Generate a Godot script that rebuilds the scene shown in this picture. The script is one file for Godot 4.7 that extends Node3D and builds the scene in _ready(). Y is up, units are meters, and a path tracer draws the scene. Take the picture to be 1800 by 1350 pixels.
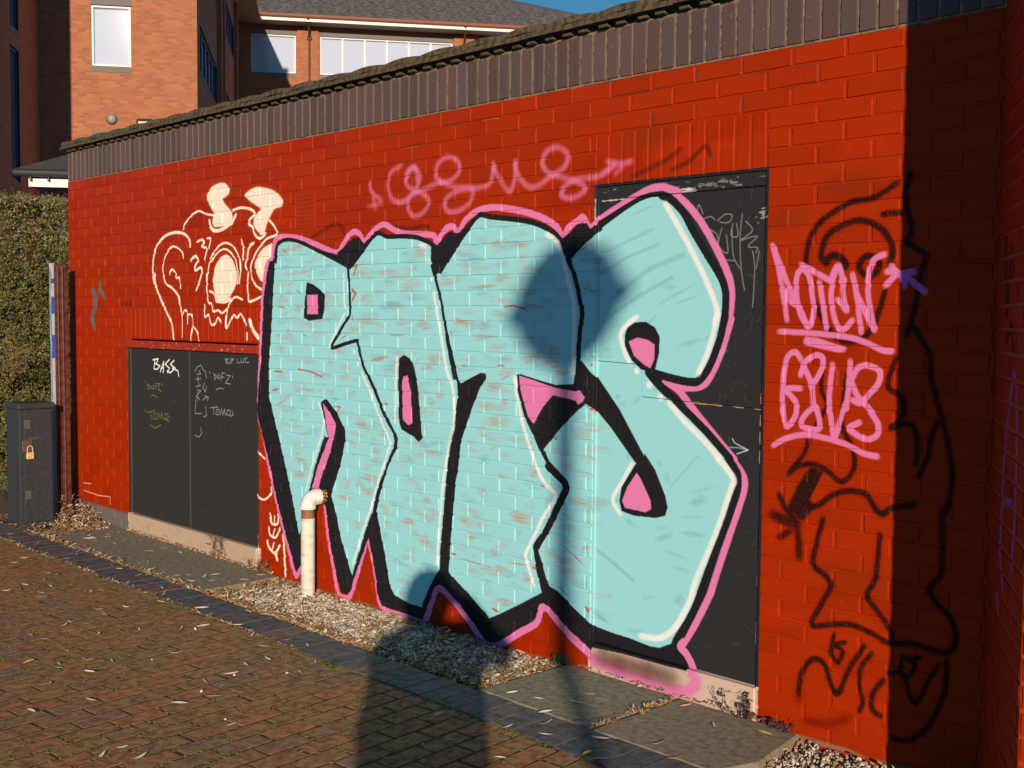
extends Node3D
# A brick wall with a painted piece on it, low autumn sun behind the camera.
# x runs along the wall, y is up, z comes out of the wall; metres.

const WALL_X0 = -0.2
const WALL_X1 = 7.097
const WALL_TOP = 2.6
const COURSE = 0.075
const EYE = Vector3(8.717, 1.572, 3.802)
const EYE_RIGHT = Vector3(0.69624, 0.00897, -0.71775)
const EYE_UP = Vector3(-0.04736, 0.99832, -0.03347)
const EYE_BACK = Vector3(0.71624, 0.05729, 0.69549)
const TO_SUN = Vector3(0.7362, 0.2352, 0.6346)
const SPAN = 3.9          # metres of wall in one paint sheet
const SHEET_Y0 = -0.1
const SHEET_H = 2.8
const PPM = 525.0         # paint pixels per metre

var rng = RandomNumberGenerator.new()
var used = {}
var sheet_img = []
var wall_mat = []
var sheet_x = [-0.3, 3.3]
var brushes = {}
var teal_polys = []
var sill_stains = []

# ---------------------------------------------------------------- mesh helper
class MB:
	var v = PackedVector3Array()
	var uv = PackedVector2Array()
	var n = PackedVector3Array()
	var smooth = false
	var mode = 0
	var ux = 0.0
	func uvof(p, nn):
		if mode == 1:
			return Vector2((p.x - ux) / 3.9, 1.0 - (p.y + 0.1) / 2.8)
		var a = nn.abs()
		if a.y > 0.75: return Vector2(p.x, p.z)
		if a.x > a.z: return Vector2(p.z, -p.y)
		return Vector2(p.x, -p.y)
	func tri(a, b, c):
		var nn = (b - a).cross(c - a).normalized()
		v.push_back(a); v.push_back(c); v.push_back(b)
		if mode > 0:
			uv.push_back(uvof(a, nn)); uv.push_back(uvof(c, nn)); uv.push_back(uvof(b, nn))
	func quad(a, b, c, d):
		tri(a, b, c); tri(a, c, d)
	func tri_out(a, b, c, o):
		if (b - a).cross(c - a).dot((a + b + c) / 3.0 - o) < 0.0: tri(a, c, b)
		else: tri(a, b, c)
	func quad_out(a, b, c, d, o):
		if (b - a).cross(c - a).dot((a + b + c + d) / 4.0 - o) < 0.0: quad(a, d, c, b)
		else: quad(a, b, c, d)
	func smooth_tri(a, b, c, na, nb, nc):
		v.push_back(a); v.push_back(c); v.push_back(b)
		n.push_back(na); n.push_back(nc); n.push_back(nb)
	# box with chamfered edges
	func box(c, s, b = 0.0, bs = Basis.IDENTITY):
		var h = s * 0.5
		var P = func(ax, sx, sy, sz):
			var q = Vector3(sx * (h.x - (0.0 if ax == 0 else b)), sy * (h.y - (0.0 if ax == 1 else b)), sz * (h.z - (0.0 if ax == 2 else b)))
			return c + bs * q
		for s1 in [-1, 1]:
			quad_out(P.call(0, s1, -1, -1), P.call(0, s1, 1, -1), P.call(0, s1, 1, 1), P.call(0, s1, -1, 1), c)
			quad_out(P.call(1, -1, s1, -1), P.call(1, 1, s1, -1), P.call(1, 1, s1, 1), P.call(1, -1, s1, 1), c)
			quad_out(P.call(2, -1, -1, s1), P.call(2, 1, -1, s1), P.call(2, 1, 1, s1), P.call(2, -1, 1, s1), c)
		if b <= 0.0: return
		for s1 in [-1, 1]:
			for s2 in [-1, 1]:
				quad_out(P.call(0, s1, s2, -1), P.call(0, s1, s2, 1), P.call(1, s1, s2, 1), P.call(1, s1, s2, -1), c)
				quad_out(P.call(0, s1, -1, s2), P.call(0, s1, 1, s2), P.call(2, s1, 1, s2), P.call(2, s1, -1, s2), c)
				quad_out(P.call(1, -1, s1, s2), P.call(1, 1, s1, s2), P.call(2, 1, s1, s2), P.call(2, -1, s1, s2), c)
				for s3 in [-1, 1]:
					tri_out(P.call(0, s1, s2, s3), P.call(1, s1, s2, s3), P.call(2, s1, s2, s3), c)
	# swept ring from a to b with radii ra, rb
	func tube(a, b, ra, rb, sides = 16, caps = true):
		var d = (b - a).normalized()
		var e = d.cross(Vector3.UP if absf(d.y) < 0.9 else Vector3.RIGHT).normalized()
		var g = e.cross(d)
		for i in sides:
			var t0 = TAU * i / sides
			var t1 = TAU * (i + 1) / sides
			var r0 = e * cos(t0) + g * sin(t0)
			var r1 = e * cos(t1) + g * sin(t1)
			var o = (a + b) * 0.5
			if smooth:
				smooth_tri(a + r0 * ra, b + r0 * rb, b + r1 * rb, r0, r0, r1)
				smooth_tri(a + r0 * ra, b + r1 * rb, a + r1 * ra, r0, r1, r1)
				if caps:
					smooth_tri(b + r0 * rb, b, b + r1 * rb, d, d, d)
					smooth_tri(a + r0 * ra, a + r1 * ra, a, -d, -d, -d)
			else:
				quad_out(a + r0 * ra, a + r1 * ra, b + r1 * rb, b + r0 * rb, o)
				if caps:
					tri_out(b, b + r0 * rb, b + r1 * rb, o); tri_out(a, a + r0 * ra, a + r1 * ra, o)
	# polygon (x, y list) pushed from z0 to z1
	func prism(poly, z0, z1):
		var idx = Geometry2D.triangulate_polygon(PackedVector2Array(poly))
		var mid = Vector3.ZERO
		for q in poly: mid += Vector3(q.x, q.y, (z0 + z1) * 0.5)
		mid /= poly.size()
		for i in range(0, idx.size(), 3):
			var a = poly[idx[i]]
			var b = poly[idx[i + 1]]
			var c = poly[idx[i + 2]]
			var A = Vector3(a.x, a.y, z1)
			var B = Vector3(b.x, b.y, z1)
			var C = Vector3(c.x, c.y, z1)
			tri_out(A, B, C, A - Vector3(0, 0, 1))
			A.z = z0; B.z = z0; C.z = z0
			tri_out(A, B, C, A + Vector3(0, 0, 1))
		var cw = Geometry2D.is_polygon_clockwise(PackedVector2Array(poly))
		for i in poly.size():
			var a = poly[i]
			var b = poly[(i + 1) % poly.size()]
			if cw:
				var t = a
				a = b
				b = t
			quad(Vector3(a.x, a.y, z0), Vector3(b.x, b.y, z0), Vector3(b.x, b.y, z1), Vector3(a.x, a.y, z1))
	func mesh():
		var arr = []
		arr.resize(Mesh.ARRAY_MAX)
		arr[Mesh.ARRAY_VERTEX] = v
		if uv.size() == v.size() and v.size() > 0: arr[Mesh.ARRAY_TEX_UV] = uv
		if n.size() == v.size() and v.size() > 0: arr[Mesh.ARRAY_NORMAL] = n
		var m = ArrayMesh.new()
		m.add_surface_from_arrays(Mesh.PRIMITIVE_TRIANGLES, arr)
		return m

# ---------------------------------------------------------------- node helpers
func numbered(called):
	used[called] = used.get(called, -1) + 1
	return called if used[called] == 0 else "%s_%03d" % [called, used[called]]
func tag(o, label, category, group = ""):
	o.set_meta("label", label)
	o.set_meta("category", category)
	if group != "": o.set_meta("group", group)
func thing(called, label, category, at = Vector3.ZERO, group = ""):
	var o = Node3D.new()
	o.name = numbered(called)
	o.position = at
	add_child(o)
	tag(o, label, category, group)
	return o
func setting(called, at = Vector3.ZERO):
	var o = Node3D.new()
	o.name = numbered(called)
	o.position = at
	add_child(o)
	o.set_meta("kind", "structure")
	return o
# a mesh given in world coordinates becomes a child of a thing standing at `base`
func part(parent, called, mesh, m, base = Vector3.ZERO, kind = ""):
	var o = MeshInstance3D.new()
	o.name = called
	o.mesh = mesh
	o.material_override = m
	o.position = -base
	parent.add_child(o, true)
	if kind != "": o.set_meta("kind", kind)
	return o
func lone(called, mesh, m, kind = ""):
	var o = MeshInstance3D.new()
	o.name = numbered(called)
	o.mesh = mesh
	o.material_override = m
	add_child(o)
	if kind != "": o.set_meta("kind", kind)
	return o
func scatter(parent, called, mesh, m, xf, cols, kind = "stuff"):
	var mm = MultiMesh.new()
	mm.transform_format = MultiMesh.TRANSFORM_3D
	mm.use_colors = true
	mm.mesh = mesh
	mm.instance_count = xf.size()
	for i in xf.size():
		mm.set_instance_transform(i, xf[i])
		mm.set_instance_color(i, cols[i])
	var o = MultiMeshInstance3D.new()
	o.multimesh = mm
	o.material_override = m
	o.name = numbered(called) if parent == self else called
	parent.add_child(o, true)
	if kind != "": o.set_meta("kind", kind)
	return o
func lin(r, g, b): return Color(r, g, b).linear_to_srgb()
func mat(c, rough = 0.8, tex = null, scale = 1.0, relief = 0.0, rtex = null):
	var m = StandardMaterial3D.new()
	m.albedo_color = c
	m.roughness = rough
	m.metallic_specular = 0.4
	if tex != null or rtex != null:
		m.uv1_triplanar = true
		m.uv1_world_triplanar = true
		m.uv1_scale = Vector3.ONE * scale
		if tex != null: m.albedo_texture = tex
		if rtex != null:
			m.heightmap_enabled = true
			m.heightmap_texture = rtex
			m.heightmap_scale = relief
	return m
func ntex(seed_, freq, stops, size = 512, octaves = 4, kind = FastNoiseLite.TYPE_SIMPLEX_SMOOTH):
	var f = FastNoiseLite.new()
	f.seed = seed_
	f.noise_type = kind
	f.frequency = freq
	f.fractal_octaves = octaves
	f.fractal_gain = 0.6
	var t = NoiseTexture2D.new()
	t.width = size
	t.height = size
	t.seamless = true
	t.noise = f
	if stops.size() > 0:
		var g = Gradient.new()
		var offs = PackedFloat32Array()
		var cols = PackedColorArray()
		for s in stops:
			offs.push_back(s[0]); cols.push_back(s[1])
		g.offsets = offs
		g.colors = cols
		t.color_ramp = g
	return t
func in_view(p, margin = 0.0):
	var d = p - EYE
	var z = -d.dot(EYE_BACK)
	if z < 0.1: return false
	return absf(d.dot(EYE_RIGHT) / z) < 0.4457 + margin and absf(d.dot(EYE_UP) / z) < 0.3343 + margin

# ---------------------------------------------------------------- paint on the wall
func paint_colour(k):
	match k:
		"teal": return Color8(152, 213, 214)
		"black": return Color8(34, 31, 33)
		"ink": return Color8(46, 17, 12)
		"old": return Color8(84, 32, 14)
		"cream": return Color8(244, 226, 204)
		"white": return Color8(246, 238, 230)
		"pink": return Color8(224, 124, 172)
		"pinkd": return Color8(196, 110, 190)
		"grey": return Color8(128, 126, 124)
		"grey2": return Color8(150, 148, 144)
		"dgrey": return Color8(38, 36, 35)
		"olive": return Color8(128, 118, 72)
		"slate": return Color8(104, 100, 100)
		"chalk": return Color8(226, 160, 140)
		"blue": return Color8(90, 150, 185)
		"pale": return Color8(215, 215, 205)
		"streak": return Color8(92, 118, 122)
		"rust": return Color8(196, 84, 56)
	return Color.MAGENTA
func brush(col, r, soft, a):
	var key = [col, r, soft, a]
	if brushes.has(key): return brushes[key]
	var s = int(ceil(r)) * 2 + 1
	var im = Image.create_empty(s, s, false, Image.FORMAT_RGBA8)
	var c = col
	var mid = (s - 1) * 0.5
	for y in s:
		for x in s:
			var d = Vector2(x - mid, y - mid).length() / r
			c.a = a * (1.0 - smoothstep(1.0 - soft, 1.0, d))
			im.set_pixel(x, y, c)
	brushes[key] = im
	return im
func to_px(sheet, q): return Vector2((q.x - sheet_x[sheet]) * PPM, (SHEET_H - (q.y - SHEET_Y0)) * PPM)
func stroke(pts, col, width, soft, a, taper = false):
	for sheet in 2:
		var im = sheet_img[sheet]
		var bounds = Rect2i(0, 0, im.get_width(), im.get_height())
		var r = maxf(width * 0.5 * PPM, 1.3)
		var step = maxf(r * 0.3, 0.8)
		for i in pts.size() - 1:
			var p0 = to_px(sheet, pts[i])
			var p1 = to_px(sheet, pts[i + 1])
			if maxf(p0.x, p1.x) < -60 or minf(p0.x, p1.x) > im.get_width() + 60: continue
			var len_ = p0.distance_to(p1)
			var k = int(ceil(len_ / step))
			for j in k + 1:
				var t = float(j) / maxf(k, 1)
				var p = p0.lerp(p1, t)
				var rr = r
				if taper: rr = maxf(r * (1.0 - pow(absf(t * 2.0 - 1.0), 2.0) * 0.75), 1.2)
				rr = snappedf(rr, 0.5)
				var b = brush(col, maxf(rr, 1.0), soft, a)
				var at = Vector2i(int(round(p.x)) - b.get_width() / 2, int(round(p.y)) - b.get_height() / 2)
				if bounds.intersects(Rect2i(at, b.get_size())):
					im.blend_rect(b, Rect2i(Vector2i.ZERO, b.get_size()), at)
func smooth_path(pts):
	if pts.size() < 3: return pts
	var out = []
	for i in pts.size() - 1:
		var p0 = pts[maxi(i - 1, 0)]
		var p1 = pts[i]
		var p2 = pts[i + 1]
		var p3 = pts[mini(i + 2, pts.size() - 1)]
		for j in 5:
			out.push_back(p1.cubic_interpolate(p2, p0, p3, j / 5.0))
	out.push_back(pts[-1])
	return out
func fill_poly(pts, col, soft):
	for sheet in 2:
		var im = sheet_img[sheet]
		var w = im.get_width()
		var q = []
		var lo = 1e9
		var hi = -1e9
		for p in pts:
			var a = to_px(sheet, p)
			q.push_back(a)
			lo = minf(lo, a.y); hi = maxf(hi, a.y)
		for y in range(maxi(int(lo), 0), mini(int(hi) + 1, im.get_height() - 1) + 1):
			var yy = y + 0.5
			var xs = []
			for i in q.size():
				var a = q[i]
				var b = q[(i + 1) % q.size()]
				if (a.y <= yy) != (b.y <= yy): xs.push_back(a.x + (yy - a.y) / (b.y - a.y) * (b.x - a.x))
			xs.sort()
			for i in range(0, xs.size() - 1, 2):
				var x0 = clampi(int(round(xs[i])), 0, w)
				var x1 = clampi(int(round(xs[i + 1])), 0, w)
				if x1 > x0: im.fill_rect(Rect2i(x0, y, x1 - x0, 1), col)
	var ring = pts.duplicate()
	ring.push_back(pts[0])
	stroke(ring, col, soft * 0.001 * 2.0, 0.8, 0.5)
func fill_box(x0, y0, x1, y1, col):
	for sheet in 2:
		var a = to_px(sheet, Vector2(x0, y1))
		var b = to_px(sheet, Vector2(x1, y0))
		sheet_img[sheet].fill_rect(Rect2i(Vector2i(a), Vector2i(b - a)).intersection(Rect2i(Vector2i.ZERO, sheet_img[sheet].get_size())), col)
func tint_box(x0, y0, x1, y1, col):
	for sheet in 2:
		var a = Vector2i(to_px(sheet, Vector2(x0, y1)))
		var b = Vector2i(to_px(sheet, Vector2(x1, y0)))
		if b.x < 0 or a.x > sheet_img[sheet].get_width(): continue
		var im = Image.create_empty(maxi(b.x - a.x, 1), maxi(b.y - a.y, 1), false, Image.FORMAT_RGBA8)
		im.fill(col)
		sheet_img[sheet].blend_rect(im, Rect2i(Vector2i.ZERO, im.get_size()), a)
func paint_wall():
	for s in 2:
		var im = Image.create_empty(2048, 1470, false, Image.FORMAT_RGBA8)
		im.fill(Color8(164, 42, 0))
		sheet_img.push_back(im)
	# coats of slightly different red, rolled on over the years
	for i in 130:
		var c = [Color8(184, 50, 0), Color8(150, 36, 2), Color8(176, 45, 0), Color8(190, 58, 4), Color8(140, 38, 6)][rng.randi() % 5]
		var p = Vector2(rng.randf_range(-0.2, 7.1), rng.randf_range(0.0, 2.6))
		stroke([p, p + Vector2(rng.randf_range(0.05, 0.5), rng.randf_range(-0.05, 0.05))], c, rng.randf_range(0.08, 0.2), 0.9, 0.05)
	for b in brick_rects():
		var t = rng.randf()
		var c = Color(0.40, 0.08, 0.0, 0.14 * t) if rng.randf() < 0.5 else Color(0.80, 0.25, 0.02, 0.08 * t)
		tint_box(b[0] + 0.004, b[1] + 0.004, b[2] - 0.004, b[3] - 0.004, c)
	# brighter and duller touch-up patches
	for q in [[5.75, 2.28, 0.16, 0], [5.95, 2.25, 0.12, 0], [6.6, 2.19, 0.14, 0], [2.8, 2.12, 0.12, 0], [0.42, 2.48, 0.1, 0], [6.36, 0.75, 0.2, 0], [6.3, 0.42, 0.16, 0], [6.62, 0.62, 0.2, 1], [6.55, 2.06, 0.16, 1], [6.3, 1.95, 0.12, 1], [5.6, 2.33, 0.2, 1]]:
		stroke([Vector2(q[0] - q[2] * 0.6, q[1]), Vector2(q[0] + q[2] * 0.6, q[1] + 0.02)], Color8(206, 56, 0) if q[3] == 0 else Color8(120, 46, 14), q[2], 0.9, 0.1)
	# bare mortar and chips showing through along the top joints
	for i in 95:
		var k = [0, 0, 0, 0, 1, 1, 1, 2, 2, 3][rng.randi() % 10]
		var x = rng.randf_range(-0.2, 6.9)
		var l = rng.randf_range(0.03, 0.2)
		if k > 2 and x + l > 5.3: continue
		var y = WALL_TOP - k * COURSE - (0.002 if k == 0 else 0.0)
		var c = Color8(96, 62, 42) if rng.randf() < 0.8 else Color8(140, 104, 80)
		var p = Vector2(x, y)
		while l > 0.0: # ragged: short dabs of uneven width
			var e = p + Vector2(rng.randf_range(0.008, 0.03), rng.randf_range(-0.001, 0.001))
			if rng.randf() < 0.75: stroke([p, e], c, rng.randf_range(0.003, 0.008), 0.6, rng.randf_range(0.3, 0.7))
			l -= e.x - p.x
			p = e
	for i in 26:
		var k = rng.randi() % 3
		var x = 0.225 * (rng.randi() % 32) + (0.1125 if k % 2 == 1 else 0.0)
		var y = WALL_TOP - k * COURSE
		stroke([Vector2(x, y - 0.008), Vector2(x, y - 0.067)], Color8(92, 66, 54), 0.006, 0.4, 0.8)
	# blue brick course at the foot of the left end, boards, thresholds
	fill_box(-0.3, -0.1, 0.83, 0.122, Color8(112, 100, 98))
	stroke([Vector2(-0.2, 0.125), Vector2(0.3, 0.122), Vector2(0.83, 0.12)], Color8(150, 60, 40), 0.03, 0.9, 0.12)
	fill_box(0.80, 0.11, 2.56, 1.34, Color8(52, 50, 48))
	fill_box(0.78, 1.33, 2.57, 1.395, Color8(156, 50, 34))
	fill_box(0.78, -0.1, 2.58, 0.13, Color8(188, 160, 134))
	for i in 120: # stains on the sills
		var sx = rng.randf_range(0.82, 2.54) if i % 3 > 0 else rng.randf_range(5.34, 6.18)
		var sp = Vector2(sx, rng.randf_range(0.0, 0.12))
		sill_stains.push_back([sp, sp + Vector2(rng.randf_range(-0.01, 0.06), rng.randf_range(-0.03, 0.01))])
	fill_box(5.31, 0.11, 6.21, 2.16, Color8(46, 45, 46))
	fill_box(5.31, -0.1, 6.21, 0.128, Color8(206, 178, 158))
	for q in sill_stains: stroke(q, Color8(140, 116, 96) if rng.randf() < 0.6 else Color8(216, 190, 166), rng.randf_range(0.008, 0.035), 0.9, 0.07)
	# grime at the foot of the wall
	for i in 60:
		var x = rng.randf_range(2.56, 5.3) if rng.randf() < 0.7 else rng.randf_range(6.2, 7.1)
		stroke([Vector2(x, -0.02), Vector2(x + rng.randf_range(0.1, 0.4), -0.015)], Color8(150, 128, 112), rng.randf_range(0.015, 0.05), 0.9, 0.12)
	# scuffs on the boards
	for i in 150:
		var left = rng.randf() < 0.3
		var p = Vector2(rng.randf_range(0.85, 2.5), rng.randf_range(0.15, 1.3)) if left else Vector2(rng.randf_range(5.35, 6.18), rng.randf_range(0.15, 2.1))
		stroke([p, p + Vector2(rng.randf_range(-0.06, 0.06), rng.randf_range(-0.03, 0.03))], Color8(96, 90, 84), rng.randf_range(0.003, 0.03), 0.9, 0.08)
	for i in 26:
		var p = Vector2(rng.randf_range(5.95, 6.19), rng.randf_range(1.1, 2.1))
		stroke([p, p + Vector2(rng.randf_range(-0.02, 0.02), rng.randf_range(-0.05, 0.05))], Color8(92, 86, 80), 0.003, 0.5, 0.3)
	# flaked paint along the meeting of the two boards and the head rail
	for q in [[5.72, 1.236, 6.19, 1.226], [6.185, 1.0, 6.185, 1.3], [6.188, 0.13, 6.188, 0.6]]:
		for i in 12:
			var t = rng.randf()
			var a = Vector2(q[0], q[1]).lerp(Vector2(q[2], q[3]), t)
			stroke([a, a + (Vector2(q[2], q[3]) - Vector2(q[0], q[1])) * 0.08], Color8(196, 140, 100), rng.randf_range(0.004, 0.010), 0.4, 0.7)
	# worn paint: many small dabs within a strip
	for q in [[5.34, 5.50, 2.090, 0.006, 0.85, 22], [5.72, 5.84, 2.100, 0.016, 0.9, 40], [5.84, 6.08, 2.114, 0.03, 0.2, 34], [6.14, 6.18, 1.98, 0.06, 0.45, 10], [5.34, 6.18, 2.125, 0.04, 0.1, 16]]:
		for i in q[5]:
			var p = Vector2(rng.randf_range(q[0], q[1]), q[2] + rng.randf_range(-0.5, 0.5) * q[3])
			stroke([p, p + Vector2(rng.randf_range(0.004, 0.03), rng.randf_range(-0.003, 0.003))], Color8(222, 206, 190).lerp(Color8(110, 112, 116), 1.0 - q[4]), rng.randf_range(0.003, 0.010), 0.6, rng.randf_range(0.3, 0.8))
	for i in 70: # scuffs on the rail over the hatch
		var p = Vector2(rng.randf_range(0.85, 2.5), rng.randf_range(1.342, 1.386))
		stroke([p, p + Vector2(rng.randf_range(-0.02, 0.03), rng.randf_range(-0.008, 0.012))], [Color8(222, 180, 168), Color8(190, 110, 100), Color8(110, 30, 22), Color8(196, 62, 40)][rng.randi() % 4], rng.randf_range(0.003, 0.009), 0.5, 0.5)
	stroke([Vector2(5.318, 0.3), Vector2(5.316, 2.1)], Color8(206, 196, 186), 0.012, 0.6, 0.25)
	# ivy stains and pale runs are in PAINT too
	for op in PAINT:
		if op[0] == "M":
			smears()
			continue
		var raw = op[4] if op[0] == "F" else op[5]
		var pts = []
		for i in range(0, raw.size(), 2): pts.push_back(Vector2(raw[i], raw[i + 1]) * 0.001)
		if op[0] == "F":
			if op[1] == "teal": teal_polys.push_back(PackedVector2Array(pts))
			if op[1] == "cream":
				pts.push_back(pts[0])
				pts = smooth_path(pts)
				pts.pop_back()
				var ring = pts.duplicate()
				ring.push_back(pts[0])
				stroke(ring, paint_colour("cream"), op[2] * 0.007, 1.0, 0.03)
			fill_poly(pts, paint_colour(op[1]), op[2])
		else:
			var c = paint_colour(op[1])
			var thin = op[1] == "streak" or op[1] == "rust"
			stroke(smooth_path(pts) if op[1] == "grey" or op[2] > 12.5 and (op[2] < 44 or op[3] > 0.85) and op[2] < 60 and not thin else pts, c, op[2] * 0.001, op[3], op[4], thin and pts.size() == 2)
			if op[1] == "pink" and op[3] > 0.7: # fat soft cap: overspray
				stroke(smooth_path(pts), c, op[2] * 0.0034, 1.0, 0.012)
			elif op[1] == "ink" or op[1] == "cream" or op[1] == "pink":
				stroke(pts, c, op[2] * 0.0024, 1.0, 0.012)
	# pinholes where the spray missed the brick face
	for sheet in 2:
		var im = sheet_img[sheet]
		for i in 60000:
			var x = rng.randi_range(2, 2045)
			var y = rng.randi_range(2, 1465)
			var c = im.get_pixel(x, y)
			var wx = sheet_x[sheet] + x / PPM
			if ((wx > 5.31 and wx < 6.21) or (wx > 0.8 and wx < 2.56)) and rng.randf() < 0.9: continue
			if c.get_luminance() < 0.2 and c.r < 0.3:
				im.fill_rect(Rect2i(x, y, 1, rng.randi_range(1, 3)), c.lerp(Color8(190, 140, 120), rng.randf_range(0.1, 0.5)))
			elif rng.randf() < 0.07:
				im.fill_rect(Rect2i(x, y, 1, rng.randi_range(1, 2)), c.lerp(Color8(240, 190, 170), rng.randf_range(0.1, 0.45)))
	var f = FastNoiseLite.new()
	f.seed = 5
	f.frequency = 0.16
	f.fractal_octaves = 3
	var rel = NoiseTexture2D.new()
	rel.width = 2048
	rel.height = 1470
	rel.noise = f
	for sheet in 2:
		var m = StandardMaterial3D.new()
		m.albedo_texture = ImageTexture.create_from_image(sheet_img[sheet])
		m.roughness = 0.55
		m.metallic_specular = 0.22
		m.heightmap_enabled = true
		m.heightmap_texture = rel
		m.heightmap_scale = 0.07
		wall_mat.push_back(m)
func smears():
	var n = 0
	var tries = 0
	while n < 520 and tries < 8000:
		tries += 1
		var p = Vector2(rng.randf_range(2.65, 5.3), rng.randf_range(0.05, 2.3))
		# the roller missed along the upper half of each course
		p.y = floorf(p.y / COURSE) * COURSE + rng.randf_range(0.0, 0.06)
		var l = rng.randf_range(0.06, 0.20)
		var ok = false
		for t in teal_polys:
			if Geometry2D.is_point_in_polygon(p, t) and Geometry2D.is_point_in_polygon(p + Vector2(l, 0), t): ok = true
		if not ok: continue
		n += 1
		var pick = rng.randf()
		var c = Color8(190, 176, 168) if pick < 0.5 else (Color8(204, 142, 122) if pick < 0.8 else Color8(138, 184, 190))
		var tilt = rng.randf_range(-0.012, 0.012)
		stroke([p, p + Vector2(l, tilt)], c, rng.randf_range(0.025, 0.06), 1.0, rng.randf_range(0.03, 0.09), true)
		for j in rng.randi_range(4, 9): # dry roller marks
			var o = Vector2(rng.randf_range(0.0, l * 0.5), rng.randf_range(-0.02, 0.02))
			stroke([p + o, p + o + Vector2(l * rng.randf_range(0.25, 0.6), tilt * 0.5)], c, rng.randf_range(0.004, 0.011), 0.7, rng.randf_range(0.07, 0.22), true)
	for i in 60:
		var p = Vector2(rng.randf_range(5.34, 6.1), rng.randf_range(0.2, 2.0))
		for t in teal_polys:
			if Geometry2D.is_point_in_polygon(p, t):
				stroke([p, p + Vector2(rng.randf_range(0.03, 0.12), rng.randf_range(-0.02, 0.09))], Color8(168, 222, 220) if rng.randf() < 0.6 else Color8(126, 178, 182), rng.randf_range(0.02, 0.07), 1.0, 0.10, true)

# ---------------------------------------------------------------- brick bond of the painted wall
func blocked(k):
	# spans (x0, x1) of course k that hold something other than ordinary bricks
	var out = []
	if k >= 13 and k <= 15: out.push_back([0.787, 2.55])
	if k >= 16: out.push_back([0.82, 2.545])
	if k >= 3 and k <= 5: out.push_back([5.325, 6.195])
	if k >= 6: out.push_back([5.325, 6.195])
	if k >= 4 and k <= 6: out.push_back([2.975, 3.17])
	return out
var rects_cache = []
func brick_rects():
	if rects_cache.size() > 0: return rects_cache
	var out = []
	for k in 35:
		var y1 = WALL_TOP - k * COURSE
		var off = 0.0 if k % 2 == 0 else 0.1125
		for i in range(-3, 34):
			var parts_ = [[maxf(off + 0.225 * i, WALL_X0), minf(off + 0.225 * (i + 1), WALL_X1)]]
			for b in blocked(k):
				var nxt = []
				for s in parts_:
					if s[1] <= b[0] or s[0] >= b[1]: nxt.push_back(s)
					else:
						if s[0] < b[0]: nxt.push_back([s[0], b[0]])
						if s[1] > b[1]: nxt.push_back([b[1], s[1]])
				parts_ = nxt
			for s in parts_:
				if s[1] - s[0] > 0.022: out.push_back([s[0], y1 - COURSE, s[1], y1])
	rects_cache = out
	return out
# one brick face standing proud of the joints: x0..x1, y0..y1
func brick_face(mb, x0, y0, x1, y1, joint = 0.0045, recess = 0.0052, bev = 0.0042):
	var a = Vector2(x0 + joint + rng.randf_range(-0.0012, 0.0012), y0 + joint + rng.randf_range(-0.001, 0.001))
	var b = Vector2(x1 - joint + rng.randf_range(-0.0012, 0.0012), y1 - joint + rng.randf_range(-0.001, 0.001))
	var z = rng.randf_range(-0.0008, 0.0008)
	var tx = rng.randf_range(-0.0007, 0.0007)
	var ty = rng.randf_range(-0.0007, 0.0007)
	var c = (a + b) * 0.5
	var hw = (b - a) * 0.5
	var rim = []
	for q in [[-1, -1], [-0.35, -1], [0.3, -1], [1, -1], [1, 0], [1, 1], [0.35, 1], [-0.3, 1], [-1, 1], [-1, 0]]:
		rim.push_back(c + Vector2(q[0] * hw.x, q[1] * hw.y) + Vector2(rng.randf_range(-1, 1), rng.randf_range(-1, 1)) * 0.0011)
	var n = rim.size()
	var face = []
	for q in rim:
		var g = Vector2(clampf((c.x - q.x) * 1000.0, -bev, bev), clampf((c.y - q.y) * 1000.0, -bev * 0.8, bev * 0.8)) * rng.randf_range(0.75, 1.25)
		var f = q + g
		face.push_back(Vector3(f.x, f.y, z + tx * signf(f.x - c.x) + ty * signf(f.y - c.y) + rng.randf_range(-0.0003, 0.0003)))
	var mid = Vector3(c.x, c.y, z + 0.0003)
	for i in n:
		var j = (i + 1) % n
		mb.tri(mid, face[i], face[j])
		mb.quad(Vector3(rim[i].x, rim[i].y, -recess), Vector3(rim[j].x, rim[j].y, -recess), face[j], face[i])
func wall_mb(sheet):
	var mb = MB.new()
	mb.mode = 1
	mb.ux = sheet_x[sheet]
	return mb
func sheet_of(x): return 0 if x < 3.45 else 1

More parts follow.
